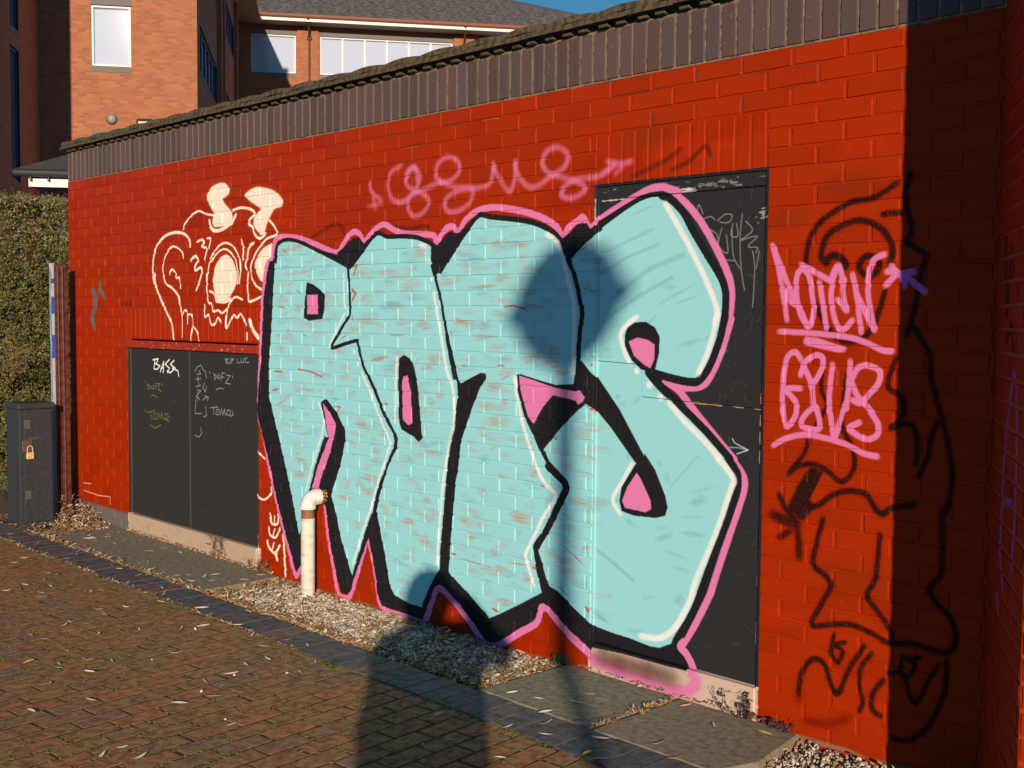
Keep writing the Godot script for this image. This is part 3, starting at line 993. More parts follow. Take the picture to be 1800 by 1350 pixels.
# ---------------------------------------------------------------- ground
func paver_mesh(l, w, h, b, drop = 0.0006):
	var mb = MB.new()
	var x = w * 0.5
	var z = l * 0.5
	var j = func(): return rng.randf_range(-0.0012, 0.0012)
	var top = [Vector3(-x + b + j.call(), 0, -z + b + j.call()), Vector3(-x + b + j.call(), 0, z - b + j.call()), Vector3(x - b + j.call(), 0, z - b + j.call()), Vector3(x - b + j.call(), 0, -z + b + j.call())]
	var mid = [Vector3(-x, -drop, -z), Vector3(-x, -drop, z), Vector3(x, -drop, z), Vector3(x, -drop, -z)]
	mb.quad(top[0], top[1], top[2], top[3])
	for i in 4:
		var k = (i + 1) % 4
		mb.quad(mid[i], mid[k], top[k], top[i])
		mb.quad(mid[i] - Vector3(0, h, 0), mid[k] - Vector3(0, h, 0), mid[k], mid[i])
	return mb.mesh()
func build_ground():
	var earth = ntex(101, 0.02, [[0.0, Color(0.5, 0.45, 0.4)], [0.5, Color(0.8, 0.75, 0.68)], [1.0, Color(1, 0.95, 0.9)]], 512, 5)
	var g = MB.new()
	g.quad(Vector3(-70, -0.06, 60), Vector3(60, -0.06, 60), Vector3(60, -0.06, -70), Vector3(-70, -0.06, -70))
	lone("ground", g.mesh(), mat(lin(0.16, 0.12, 0.09), 1.0, earth, 0.8), "structure")
	# bedding under the pavers, mossy
	var moss = ntex(102, 0.012, [[0.0, Color(0.17, 0.12, 0.08)], [0.42, Color(0.27, 0.20, 0.12)], [0.54, Color(0.27, 0.26, 0.07)], [0.7, Color(0.33, 0.36, 0.07)], [1.0, Color(0.24, 0.22, 0.09)]], 512, 5)
	var pav = setting("paving", Vector3(4.0, 0, 1.5))
	var off = Vector3(4.0, 0, 1.5)
	var bed = MB.new()
	bed.quad(Vector3(-3, -0.0015, 7), Vector3(14, -0.0015, 7), Vector3(14, -0.0015, 0.6), Vector3(-3, -0.0015, 0.6))
	part(pav, "joint_filling", bed.mesh(), mat(Color.WHITE, 1.0, moss, 1.1, 0.8, ntex(103, 0.06, [], 512, 4)), off)
	var grain = ntex(104, 0.012, [[0.0, Color(0.6, 0.56, 0.5)], [0.4, Color(0.85, 0.83, 0.78)], [0.7, Color(1, 0.98, 0.95)], [1.0, Color(1.0, 1.0, 1.0)]], 1024, 6)
	var bump = ntex(105, 0.09, [], 512, 4)
	var tones = [lin(0.40, 0.185, 0.078), lin(0.37, 0.185, 0.080), lin(0.43, 0.185, 0.076), lin(0.36, 0.185, 0.084), lin(0.34, 0.185, 0.088), lin(0.39, 0.195, 0.082), lin(0.31, 0.185, 0.090), lin(0.36, 0.195, 0.070)]
	var pm = []
	for t in tones: pm.push_back(mat(t, 0.9, grain, 1.3, 0.12, bump))
	var meshes = []
	for i in 4: meshes.push_back(paver_mesh(0.1965, 0.0945, 0.02, 0.0035))
	var turn = 0.085
	var L = Vector3(sin(turn), 0, cos(turn))
	var W = Vector3(cos(turn), 0, -sin(turn))
	var outside = MB.new()
	var n = 0
	for i in range(-75, 85):
		for j in range(-14, 30):
			var c = Vector3(4.0, 0, 1.5) + W * (i * 0.1055) + L * (j * 0.2075 + (0.104 if posmod(i, 2) == 1 else 0.0) + rng.randf_range(-0.004, 0.004))
			if c.z < 0.73 or c.z > 5.5 or c.x < -2.0 or c.x > 10.0: continue
			if not in_view(c, 0.03):
				if c.x > 9.0 or c.z > 4.5: continue
				outside.box(c + Vector3(0, -0.01, 0), Vector3(0.0985, 0.02, 0.2), 0.0, Basis(W, Vector3.UP, L))
				continue
			var o = MeshInstance3D.new()
			o.name = "paver"
			o.mesh = meshes[rng.randi() % 4]
			o.material_override = pm[rng.randi() % pm.size()]
			o.transform = Transform3D(Basis(W, Vector3.UP, L) * Basis(Vector3(rng.randf_range(-1, 1), 0, rng.randf_range(-1, 1)).normalized(), rng.randf_range(0, 0.005)), c + Vector3(0, rng.randf_range(-0.0005, 0.0006), 0) - off)
			pav.add_child(o, true)
			n += 1
	part(pav, "outer_pavers", outside.mesh(), pm[0], off, "stuff")
	print("pavers ", n)
	# row of blue-grey edging bricks laid across
	var kerb = setting("kerb_strip", Vector3(3.5, 0, 0.69))
	var kt = [lin(0.135, 0.118, 0.125), lin(0.15, 0.128, 0.128), lin(0.115, 0.112, 0.125), lin(0.23, 0.135, 0.10), lin(0.16, 0.135, 0.13)]
	var km = []
	for t in kt: km.push_back(mat(t, 0.75, grain, 1.3, 0.1, bump))
	var kmesh = [paver_mesh(0.222, 0.1065, 0.03, 0.003), paver_mesh(0.222, 0.1065, 0.03, 0.004)]
	for i in 72:
		var o = MeshInstance3D.new()
		o.name = "edging_brick"
		o.mesh = kmesh[i % 2]
		o.material_override = km[[0, 0, 1, 2, 4, 0, 2, 3][rng.randi() % 8]]
		o.transform = Transform3D(Basis(Vector3(rng.randf_range(-1, 1), rng.randf_range(-0.6, 0.6), rng.randf_range(-1, 1)).normalized(), rng.randf_range(0, 0.007)), Vector3(-0.6 + i * 0.1125 - 3.5, 0.004 + rng.randf_range(-0.0015, 0.0015), rng.randf_range(-0.003, 0.003)))
		kerb.add_child(o, true)
	var kb = MB.new()
	kb.quad(Vector3(-0.8, 0.0016, 0.8), Vector3(8, 0.0016, 0.8), Vector3(8, 0.0016, 0.585), Vector3(-0.8, 0.0016, 0.585))
	part(kerb, "joint_filling", kb.mesh(), mat(Color.WHITE, 1.0, moss, 1.0), Vector3(3.5, 0, 0.69))
	# concrete slabs in front of the two openings
	var conc = ntex(106, 0.02, [[0.0, Color(0.68, 0.66, 0.62)], [0.4, Color(0.88, 0.86, 0.81)], [0.75, Color(1, 0.98, 0.94)], [1.0, Color(0.95, 0.95, 0.88)]], 1024, 6)
	var cm = mat(lin(0.29, 0.25, 0.175), 0.95, conc, 1.1, 0.1, ntex(107, 0.12, [], 512, 4))
	for q in [[[0.42, 0.03, 2.835, 0.03, 2.85, 0.50, 2.79, 0.565, 0.42, 0.565]], [[5.215, 0.03, 5.835, 0.03, 5.82, 0.565, 5.20, 0.565]], [[5.853, 0.03, 6.415, 0.03, 6.47, 0.38, 6.40, 0.565, 5.842, 0.565]]]:
		var s = setting("concrete_slab")
		var pts = []
		for i in range(0, q[0].size(), 2): pts.push_back(Vector2(q[0][i], q[0][i + 1]))
		var cen = Vector2.ZERO
		for p in pts: cen += p / pts.size()
		var mb = MB.new()
		var inner = []
		for p in pts: inner.push_back(p + (cen - p).normalized() * 0.008)
		var idx = Geometry2D.triangulate_polygon(PackedVector2Array(inner))
		for i in range(0, idx.size(), 3):
			var a = inner[idx[i]]
			var b = inner[idx[i + 1]]
			var c = inner[idx[i + 2]]
			mb.tri_out(Vector3(a.x, 0.004, a.y), Vector3(b.x, 0.004, b.y), Vector3(c.x, 0.004, c.y), Vector3(a.x, -1, a.y))
		for i in pts.size():
			var k = (i + 1) % pts.size()
			var o = Vector3(cen.x, 0, cen.y)
			mb.quad_out(Vector3(pts[i].x, -0.003, pts[i].y), Vector3(pts[k].x, -0.003, pts[k].y), Vector3(inner[k].x, 0.004, inner[k].y), Vector3(inner[i].x, 0.004, inner[i].y), o - Vector3(0, 0.2, 0))
			mb.quad_out(Vector3(pts[i].x, -0.05, pts[i].y), Vector3(pts[k].x, -0.05, pts[k].y), Vector3(pts[k].x, -0.003, pts[k].y), Vector3(pts[i].x, -0.003, pts[i].y), o)
		s.position = Vector3(cen.x, 0, cen.y)
		part(s, "slab", mb.mesh(), cm, s.position)
	var soil = MB.new()
	soil.quad(Vector3(-3, -0.038, 0.62), Vector3(9, -0.038, 0.62), Vector3(9, -0.038, -0.004), Vector3(-3, -0.038, -0.004))
	lone("gravel_bed", soil.mesh(), mat(lin(0.20, 0.15, 0.11), 1.0, earth, 2.0), "structure")
func stone_mesh():
	var mb = MB.new()
	var t = (1.0 + sqrt(5.0)) / 2.0
	var v = [Vector3(-1, t, 0), Vector3(1, t, 0), Vector3(-1, -t, 0), Vector3(1, -t, 0), Vector3(0, -1, t), Vector3(0, 1, t), Vector3(0, -1, -t), Vector3(0, 1, -t), Vector3(t, 0, -1), Vector3(t, 0, 1), Vector3(-t, 0, -1), Vector3(-t, 0, 1)]
	for i in v.size(): v[i] = v[i].normalized() * rng.randf_range(0.72, 1.12)
	for f in [[0, 11, 5], [0, 5, 1], [0, 1, 7], [0, 7, 10], [0, 10, 11], [1, 5, 9], [5, 11, 4], [11, 10, 2], [10, 7, 6], [7, 1, 8], [3, 9, 4], [3, 4, 2], [3, 2, 6], [3, 6, 8], [3, 8, 9], [4, 9, 5], [2, 4, 11], [6, 2, 10], [8, 6, 7], [9, 8, 1]]:
		mb.tri_out(v[f[0]], v[f[1]], v[f[2]], Vector3.ZERO)
	return mb.mesh()
func rand_basis(): return Basis.from_euler(Vector3(rng.randf_range(0, TAU), rng.randf_range(0, TAU), rng.randf_range(0, TAU)))
func build_gravel():
	var m = mat(Color.WHITE, 0.9)
	m.vertex_color_use_as_albedo = true
	for v in 2:
		var xf = []
		var cols = []
		for i in 8200:
			var p
			if i % 9 == 0: p = Vector3(rng.randf_range(6.40, 7.35), 0, rng.randf_range(0.01, 0.57))
			else: p = Vector3(rng.randf_range(2.84, 5.21), 0, rng.randf_range(0.01, 0.57))
			if p.x > 6.3 and p.x < 6.49 and p.z > 0.02 and p.x < 6.415 + p.z * 0.16: continue
			var s = rng.randf_range(0.0042, 0.0088) * (1.5 if rng.randf() < 0.12 else 1.0)
			p.y = -0.034 + rng.randf_range(0.0, 0.015)
			xf.push_back(Transform3D(rand_basis() * Basis.from_scale(Vector3(s * rng.randf_range(1.0, 1.5), s * rng.randf_range(0.6, 0.9), s)), p))
			var t = rng.randf()
			var c = Color(0.56, 0.46, 0.37)
			if t < 0.26: c = Color(0.66, 0.56, 0.45)
			elif t < 0.45: c = Color(0.40, 0.28, 0.18)
			elif t < 0.57: c = Color(0.30, 0.25, 0.20)
			elif t < 0.6: c = Color(0.75, 0.68, 0.6)
			var k = rng.randf_range(0.75, 1.1)
			cols.push_back(Color(c.r * k, c.g * k, c.b * k))
		var o = scatter(self, "gravel", stone_mesh(), m, xf, cols)
		o.set_meta("label", "pale stone chippings between the kerb and the wall" if v == 0 else "pale stone chippings mixed in along the wall foot")
		o.set_meta("category", "gravel")
	# stray chippings thrown onto the pavers
	var xf = []
	var cols = []
	for i in 12:
		var p = Vector3(rng.randf_range(3.4, 6.2), 0.005, rng.randf_range(0.9, 1.9))
		var s = rng.randf_range(0.003, 0.007)
		xf.push_back(Transform3D(rand_basis() * Basis.from_scale(Vector3(s * 1.3, s * 0.8, s)), p))
		cols.push_back(Color(0.7, 0.62, 0.54))
	var o = scatter(self, "stray_gravel", stone_mesh(), m, xf, cols)
	o.set_meta("label", "stray chippings lying loose on the brick pavers")
	o.set_meta("category", "gravel")

func leaf_mesh(len_, wid, curl, bend):
	var mb = MB.new()
	var seg = 7
	var row = []
	for i in seg + 1:
		var t = float(i) / seg
		var x = (t - 0.5) * len_
		var w = wid * 0.5 * pow(sin(PI * clampf(t * 0.96 + 0.02, 0, 1)), 0.8)
		var y = curl * len_ * (4.0 * (t - 0.5) * (t - 0.5)) * 0.5
		var z = bend * len_ * (1.0 - 4.0 * (t - 0.5) * (t - 0.5))
		row.push_back([Vector3(x, y + w * 0.45, z - w), Vector3(x, y, z), Vector3(x, y + w * 0.45, z + w)])
	for i in seg:
		for k in 2:
			mb.quad(row[i][k], row[i][k + 1], row[i + 1][k + 1], row[i + 1][k])
	return mb.mesh()
func leaf_colour():
	var t = rng.randf()
	var c = Color(0.62, 0.50, 0.36)
	if t < 0.32: c = Color(0.40, 0.20, 0.075)
	elif t < 0.58: c = Color(0.22, 0.105, 0.05)
	elif t < 0.66: c = Color(0.46, 0.30, 0.05)
	elif t < 0.71: c = Color(0.20, 0.21, 0.05)
	var k = rng.randf_range(0.7, 1.15)
	return Color(c.r * k, c.g * k, c.b * k)
func build_leaves():
	var lm = []
	for i in 5: lm.push_back(leaf_mesh(1.0, rng.randf_range(0.13, 0.2), rng.randf_range(0.0, 0.3), rng.randf_range(-0.12, 0.12)))
	for i in 2: lm.push_back(leaf_mesh(0.8, rng.randf_range(0.3, 0.42), rng.randf_range(0.1, 0.4), 0.0))
	var pale = [lin(0.62, 0.54, 0.43), lin(0.55, 0.47, 0.36), lin(0.48, 0.42, 0.34), lin(0.55, 0.36, 0.2), lin(0.5, 0.38, 0.08)]
	var pmats = []
	for c in pale:
		var m = mat(c, 0.6)
		m.backlight_enabled = true
		m.backlight = Color(0.15, 0.12, 0.06)
		pmats.push_back(m)
	# slender willow leaves lying singly on paving, edging and slabs
	var made = 0
	var tries = 0
	while made < 150 and tries < 6000:
		tries += 1
		var p = Vector3(rng.randf_range(-0.2, 6.4), 0.0, rng.randf_range(0.1, 2.3))
		if not in_view(p, -0.005): continue
		if p.z < 0.57 and not (p.x < 2.8 or p.x > 5.2): continue
		if p.x < 0.5 and p.z < 0.6: continue
		# the drift thins towards the camera
		if rng.randf() > (1.0 if p.z < 0.85 else (0.55 if p.x > 3.0 else 0.8)): continue
		var o = MeshInstance3D.new()
		o.name = numbered("willow_leaf")
		o.mesh = lm[rng.randi() % 5]
		o.material_override = pmats[[0, 0, 1, 1, 2, 2, 3, 4][rng.randi() % 8]]
		var s = rng.randf_range(0.042, 0.078)
		o.transform = Transform3D(Basis(Vector3.UP, rng.randf_range(0, TAU)) * Basis(Vector3.RIGHT, rng.randf_range(-0.5, 0.5)) * Basis.from_scale(Vector3(s, s, s)), p + Vector3(0, 0.0065, 0))
		add_child(o)
		tag(o, "slender dry willow leaf lying on the paving by the wall", "leaf", "fallen willow leaves on the paving")
		made += 1
	# broad yellow leaf in the slab joint
	var yl = MeshInstance3D.new()
	yl.name = "yellow_leaf"
	yl.mesh = leaf_mesh(0.075, 0.034, 0.5, 0.0)
	yl.material_override = mat(lin(0.42, 0.25, 0.05), 0.6)
	yl.transform = Transform3D(Basis(Vector3.UP, 2.2) * Basis(Vector3.RIGHT, -0.5), Vector3(5.88, 0.016, 0.27))
	add_child(yl)
	tag(yl, "broad ochre leaf curled up beside the joint between the two right slabs", "leaf")
	# drifts nobody could count
	var m = mat(Color.WHITE, 0.8)
	m.vertex_color_use_as_albedo = true
	var xf = [[], [], []]
	var cols = [[], [], []]
	var put = func(p, tilt, smin, smax):
		var v = rng.randi() % 3
		var s = rng.randf_range(smin, smax)
		xf[v].push_back(Transform3D(Basis.from_euler(Vector3(rng.randf_range(-tilt, tilt), rng.randf_range(0, TAU), rng.randf_range(-tilt, tilt))) * Basis.from_scale(Vector3(s, s, s)), p))
		cols[v].push_back(leaf_colour())
	for i in 1500: # heap in the corner behind the post
		var a = rng.randf_range(0, TAU)
		var r = sqrt(rng.randf())
		var p = Vector3(0.12 + cos(a) * r * 0.55, 0, 0.17 + sin(a) * r * 0.22)
		if p.z < 0.01: p.z = 0.02 + rng.randf() * 0.1
		var h = 0.16 * maxf(0.0, 1.0 - r) * (1.4 if p.x < 0.1 else 0.9) + (0.05 if p.z < 0.12 and p.x < 0.35 else 0.0)
		put.call(p + Vector3(0, rng.randf_range(0.0, h) + 0.004, 0), 1.0, 0.018, 0.045)
	for i in 420: # along the foot of the slab and cabinet
		var p = Vector3(rng.randf_range(-0.4, 0.75), 0.005 + rng.randf() * 0.02, rng.randf_range(0.25, 0.62))
		put.call(p, 0.6, 0.02, 0.045)
	for i in 330: # wall foot by the hatch
		put.call(Vector3(rng.randf_range(0.8, 2.75), 0.006 + rng.randf() * 0.012, 0.02 + absf(rng.randfn(0, 0.018))), 0.7, 0.018, 0.04)
	for i in 420: # against the kerb by the left slab
		var x = rng.randf_range(0.3, 3.0)
		put.call(Vector3(x, 0.006 + rng.randf() * 0.01, 0.565 + rng.randfn(0, 0.02)), 0.6, 0.02, 0.045)
	for i in 420: # joint of kerb and pavers
		var x = pow(rng.randf(), 1.4) * 4.6 - 0.4
		put.call(Vector3(x, 0.004 + rng.randf() * 0.008, 0.815 + rng.randfn(0, 0.012)), 0.5, 0.018, 0.04)
	for i in 3400: # among the gravel
		var x = 2.8 + pow(rng.randf(), 0.9) * 2.4
		var z = rng.randf_range(0.02, 0.57)
		var edge = rng.randf()
		if edge < 0.42: z = 0.56 - absf(rng.randfn(0, 0.05))
		elif edge < 0.54: x = 5.2 - absf(rng.randfn(0, 0.07))
		elif edge < 0.66: x = 2.84 + absf(rng.randfn(0, 0.08))
		put.call(Vector3(x, -0.018 + rng.randf() * 0.014, maxf(z, 0.015)), 0.5, 0.03, 0.062)
	for i in 200: # slab joint and door foot
		if i % 2 == 0:
			var t = rng.randf()
			put.call(Vector3(5.845 + rng.randfn(0, 0.012), 0.004 + rng.randf() * 0.014, 0.04 + t * 0.52), 0.7, 0.018, 0.045)
		else: put.call(Vector3(rng.randf_range(5.25, 6.3), 0.005 + rng.randf() * 0.012, 0.014 + absf(rng.randfn(0, 0.008))), 0.8, 0.015, 0.035)
	for i in 260:
		put.call(Vector3(rng.randf_range(6.42, 7.2), -0.018 + rng.randf() * 0.012, rng.randf_range(0.02, 0.56)), 0.7, 0.018, 0.045)
	for v in 3:
		var o = scatter(self, "leaf_litter", lm[[0, 2, 5][v]], m, xf[v], cols[v])
		o.set_meta("label", ["drifted slender brown leaves heaped at the wall foot and kerb", "drifted curled brown leaves heaped at the wall foot and kerb", "broader russet leaves drifted among the others at the wall foot"][v])
		o.set_meta("category", "leaves")
	# moss in the joints of the pavers
	var mx = []
	var mc = []
	var turn = 0.085
	var L = Vector3(sin(turn), 0, cos(turn))
	var W = Vector3(cos(turn), 0, -sin(turn))
	var f = FastNoiseLite.new()
	f.seed = 9
	f.frequency = 1.3
	for i in 26000:
		var a = rng.randi_range(-75, 60)
		var head = rng.randf() < 0.5
		var b = rng.randi_range(-6, 16)
		var c
		if head: c = Vector3(4.0, 0, 1.5) + W * (a * 0.1055 + rng.randf_range(-0.05, 0.05)) + L * (b * 0.2075 + 0.104 + (0.104 if posmod(a, 2) == 1 else 0.0))
		else: c = Vector3(4.0, 0, 1.5) + W * ((a + 0.5) * 0.1055) + L * (b * 0.2075 + rng.randf_range(0, 0.2))
		if c.z < 0.82 or not in_view(c, 0.02): continue
		if f.get_noise_2d(c.x, c.z) + rng.randf_range(-0.25, 0.25) < (-0.12 if head else 0.06): continue
		var s = rng.randf_range(0.0042, 0.009)
		mx.push_back(Transform3D(Basis(Vector3.UP, rng.randf_range(0, TAU)) * Basis.from_scale(Vector3(s * 1.3, s * 0.55, s)), Vector3(c.x, -0.0014 + rng.randf() * 0.0012, c.z)))
		var k = rng.randf_range(0.6, 1.2)
		mc.push_back(Color(0.115 * k, 0.135 * k, 0.018 * k))
	for i in 700:
		var c = Vector3(rng.randf_range(2.5, 6.3), -0.001, 0.812 + rng.randfn(0, 0.006))
		var s = rng.randf_range(0.003, 0.008)
		mx.push_back(Transform3D(Basis.from_scale(Vector3(s * 1.4, s * 0.6, s)), c))
		var k = rng.randf_range(0.5, 1.1)
		mc.push_back(Color(0.115 * k, 0.12 * k, 0.018 * k))
	var mm = mat(Color.WHITE, 1.0)
	mm.vertex_color_use_as_albedo = true
	var o = scatter(self, "moss", stone_mesh(), mm, mx, mc)
	o.set_meta("label", "green moss filling the joints between the brick pavers")
	o.set_meta("category", "moss")
func build_weeds():
	# wilted weed against the beige threshold, and two dry ones by the hatch
	var mk = func(called, label, at, stems, leaf_n, h, lean, c):
		var d = thing(called, label, "plant", at)
		for i in stems:
			var sm = MB.new()
			var lf = MB.new()
			var q = at + Vector3(rng.randf_range(-0.05, 0.05) * lean, 0, rng.randf_range(0, 0.012))
			var p = q
			for j in 5:
				var t = q + Vector3(rng.randf_range(-0.02, 0.02) + 0.01 * sin(j + i), h * 0.2, rng.randf_range(-0.003, 0.004)) * (1.0 if j < 4 else 0.4)
				sm.tube(q, t, 0.0014, 0.0011, 5)
				q = t
			for k in leaf_n:
				var at_ = p.lerp(q, rng.randf_range(0.15, 1.0)) + Vector3(rng.randf_range(-0.02, 0.02), rng.randf_range(-0.01, 0.01), rng.randf_range(0.0, 0.012))
				var bs = rand_basis()
				var s = rng.randf_range(0.008, 0.02)
				lf.tri(at_, at_ + bs * Vector3(s, s * 0.4, 0), at_ + bs * Vector3(s * 0.9, -s * 0.4, 0))
				lf.tri(at_ + bs * Vector3(s, s * 0.4, 0), at_ + bs * Vector3(s * 1.5, 0, s * 0.3), at_ + bs * Vector3(s * 0.9, -s * 0.4, 0))
			var o = part(d, "stem", sm.mesh(), mat(lin(0.09, 0.045, 0.035), 0.9), at)
			part(o, "leaves", lf.mesh(), mat(c, 0.9), Vector3.ZERO, "stuff")
	mk.call("wilted_weed", "wilted purple-brown weed against the beige sill at the doorway's right corner", Vector3(6.13, 0.0, 0.018), 6, 12, 0.11, 1.6, lin(0.085, 0.03, 0.028))
	mk.call("wilted_weed", "low tangle of dark weed on the slab where doorway meets red brick", Vector3(6.24, 0.0, 0.03), 8, 14, 0.04, 2.2, lin(0.09, 0.035, 0.03))
	mk.call("dry_weed", "dry brown weed climbing the sill under the right leaf of the hatch", Vector3(2.12, 0.0, 0.03), 6, 12, 0.16, 2.0, lin(0.2, 0.11, 0.06))
	mk.call("dry_weed", "small dry weed at the hatch sill's right end beside the gravel", Vector3(2.62, 0.0, 0.03), 8, 16, 0.07, 2.6, lin(0.22, 0.1, 0.05))
	mk.call("green_weed", "small green weed at the wall foot where gravel meets the slab", Vector3(5.17, 0.0, 0.025), 6, 14, 0.035, 0.8, lin(0.05, 0.085, 0.03))

# ---------------------------------------------------------------- hedge
func build_hedge():
	var base = Vector3(-1.0, 0, -0.3)
	var d = thing("clipped_hedge", "dense green-brown clipped hedge at the left end of the wall", "hedge", base)
	var leafm = MB.new()
	for i in 7: # a sprig of seven leaves
		var o = Vector3(rng.randf_range(-1.2, 1.2), rng.randf_range(-0.9, 0.9), rng.randf_range(-1.2, 1.2))
		var bs = rand_basis()
		leafm.tri(o, o + bs * Vector3(0.5, 0.08, 0.34), o + bs * Vector3(1, 0.0, 0))
		leafm.tri(o, o + bs * Vector3(1, 0.0, 0), o + bs * Vector3(0.5, 0.08, -0.34))
	var m = mat(Color.WHITE, 0.55)
	m.vertex_color_use_as_albedo = true
	m.backlight_enabled = true
	m.backlight = Color(0.2, 0.2, 0.08)
	var f = FastNoiseLite.new()
	f.seed = 3
	f.frequency = 3.2
	f.fractal_octaves = 3
	# front surface of the hedge: a plan line from the wall end out to the left
	var front = func(t): # t 0..1 -> x, z
		var x = lerpf(-0.26, -3.0, t)
		var z = lerpf(-0.12, 0.42, smoothstep(0.0, 0.30, t))
		return Vector2(x, z)
	var xf = []
	var cols = []
	var n = 0
	while n < 24000:
		var t = pow(rng.randf(), 1.6)
		var q = front.call(t)
		var top = 2.40 + 0.12 * smoothstep(0.0, 0.2, t) + 0.06 * f.get_noise_2d(t * 6.0, 40.0)
		var y = rng.randf_range(0.05, 1.0)
		var p
		if rng.randf() < 0.2: # top face
			p = Vector3(q.x, top - rng.randf() * 0.06, q.y - rng.randf() * 0.9)
		else:
			y = y * top
			var bulge = 0.11 * f.get_noise_2d(q.x * 1.6, y * 1.6) + 0.05 * f.get_noise_2d(q.x * 5.0, y * 5.0)
			var depth = absf(rng.randfn(0, 0.11))
			p = Vector3(q.x, y, q.y + bulge - depth - 0.25 * maxf(0.0, (y - top + 0.35) / 0.35) * 0.4)
			if p.x > -0.24: p.x = -0.24
			if f.get_noise_3d(p.x * 3.0, p.y * 3.0, p.z * 3.0) < -0.3 and rng.randf() < 0.6: continue
		n += 1
		var s = rng.randf_range(0.012, 0.026)
		var b = Basis.from_euler(Vector3(rng.randf_range(-1.2, 1.2), rng.randf_range(0, TAU), rng.randf_range(-1.0, 1.0)))
		xf.push_back(Transform3D(b * Basis.from_scale(Vector3(s, s, s)), p - base))
		var c = Color(0.13, 0.115, 0.028)
		var k = rng.randf()
		if k < 0.35: c = Color(0.10, 0.115, 0.028)
		elif k < 0.5: c = Color(0.21, 0.16, 0.05)
		elif k < 0.56: c = Color(0.19, 0.10, 0.05)
		elif k < 0.60 : c = Color(0.24, 0.19, 0.10)
		if p.y > top - 0.35 and rng.randf() < 0.45: c = Color(0.24, 0.185, 0.09)
		var g = rng.randf_range(0.7, 1.3)
		cols.push_back(Color(c.r * g, c.g * g, c.b * g))
	scatter(d, "foliage", leafm.mesh(), m, xf, cols)
	# dry shoots sticking out of the top, twigs inside
	var tw = MB.new()
	for i in 420:
		var t = pow(rng.randf(), 1.5)
		var q = front.call(t)
		var top = 2.40 + 0.12 * smoothstep(0.0, 0.2, t)
		var p = Vector3(q.x, top - 0.08, q.y - rng.randf() * 0.5)
		tw.tube(p, p + Vector3(rng.randf_range(-0.07, 0.07), rng.randf_range(0.06, 0.16), rng.randf_range(-0.06, 0.06)), 0.0022, 0.001, 4, false)
	for i in 300:
		var t = pow(rng.randf(), 1.3)
		var q = front.call(t)
		var p = Vector3(q.x, rng.randf_range(0.2, 2.2), q.y - 0.05)
		tw.tube(p, p + Vector3(rng.randf_range(-0.12, 0.12), rng.randf_range(-0.02, 0.14), rng.randf_range(-0.05, 0.09)), 0.003, 0.0015, 4, false)
	part(d, "twig", tw.mesh(), mat(lin(0.17, 0.11, 0.06), 0.9), base, "stuff")
	for i in 9:
		var st = MB.new()
		var x = -0.5 - i * 0.28
		st.tube(Vector3(x, -0.05, -0.15), Vector3(x + rng.randf_range(-0.1, 0.1), 1.8, -0.2), 0.022, 0.010, 7)
		part(d, "stem", st.mesh(), mat(lin(0.10, 0.07, 0.045), 0.95), base)
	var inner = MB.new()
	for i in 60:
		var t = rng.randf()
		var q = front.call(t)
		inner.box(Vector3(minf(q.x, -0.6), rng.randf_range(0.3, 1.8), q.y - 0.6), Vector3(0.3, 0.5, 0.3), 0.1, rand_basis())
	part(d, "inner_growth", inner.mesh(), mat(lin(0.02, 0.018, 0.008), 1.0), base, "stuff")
	# a spray of brown ivy over the post
	var iv = thing("ivy_spray", "brown trailing ivy shoot hanging beside the gate post", "plant", Vector3(-0.12, 1.25, 0.3))
	var b2 = Vector3(-0.12, 1.25, 0.3)
	var stem = MB.new()
	var lx = []
	var lc = []
	for k in 5:
		var p = b2 + Vector3(-0.35, 0.08 - 0.05 * k, 0.12)
		var q = p
		for j in 6:
			var e = q + Vector3(rng.randf_range(0.05, 0.09), rng.randf_range(-0.03, 0.03), rng.randf_range(-0.025, 0.0))
			stem.tube(q, e, 0.0022, 0.0018, 5, false)
			for l in 3:
				var s = rng.randf_range(0.014, 0.03)
				lx.push_back(Transform3D(rand_basis() * Basis.from_scale(Vector3(s, s, s)), q.lerp(e, rng.randf()) - b2))
				lc.push_back(Color(0.2, 0.12, 0.045) if rng.randf() < 0.6 else Color(0.10, 0.09, 0.03))
			q = e
	part(iv, "stem", stem.mesh(), mat(lin(0.26, 0.18, 0.11), 0.9), b2, "stuff")
	scatter(iv, "leaf", leafm.mesh(), m, lx, lc)

# ---------------------------------------------------------------- office building behind
func wall_panel(mb, at, w0, w1, h0, h1, holes):
	# at: (along, height) -> point; holes: [a0, a1, b0, b1]
	var xs = [w0, w1]
	var ys = [h0, h1]
	for h in holes:
		xs.push_back(h[0]); xs.push_back(h[1]); ys.push_back(h[2]); ys.push_back(h[3])
	xs.sort()
	ys.sort()
	for i in xs.size() - 1:
		if xs[i + 1] - xs[i] < 0.001: continue
		for j in ys.size() - 1:
			if ys[j + 1] - ys[j] < 0.001: continue
			var cx = (xs[i] + xs[i + 1]) * 0.5
			var cy = (ys[j] + ys[j + 1]) * 0.5
			var skip = false
			for h in holes:
				if cx > h[0] and cx < h[1] and cy > h[2] and cy < h[3]: skip = true
			if not skip: mb.quad(at.call(xs[i], ys[j], 0.0), at.call(xs[i + 1], ys[j], 0.0), at.call(xs[i + 1], ys[j + 1], 0.0), at.call(xs[i], ys[j + 1], 0.0))
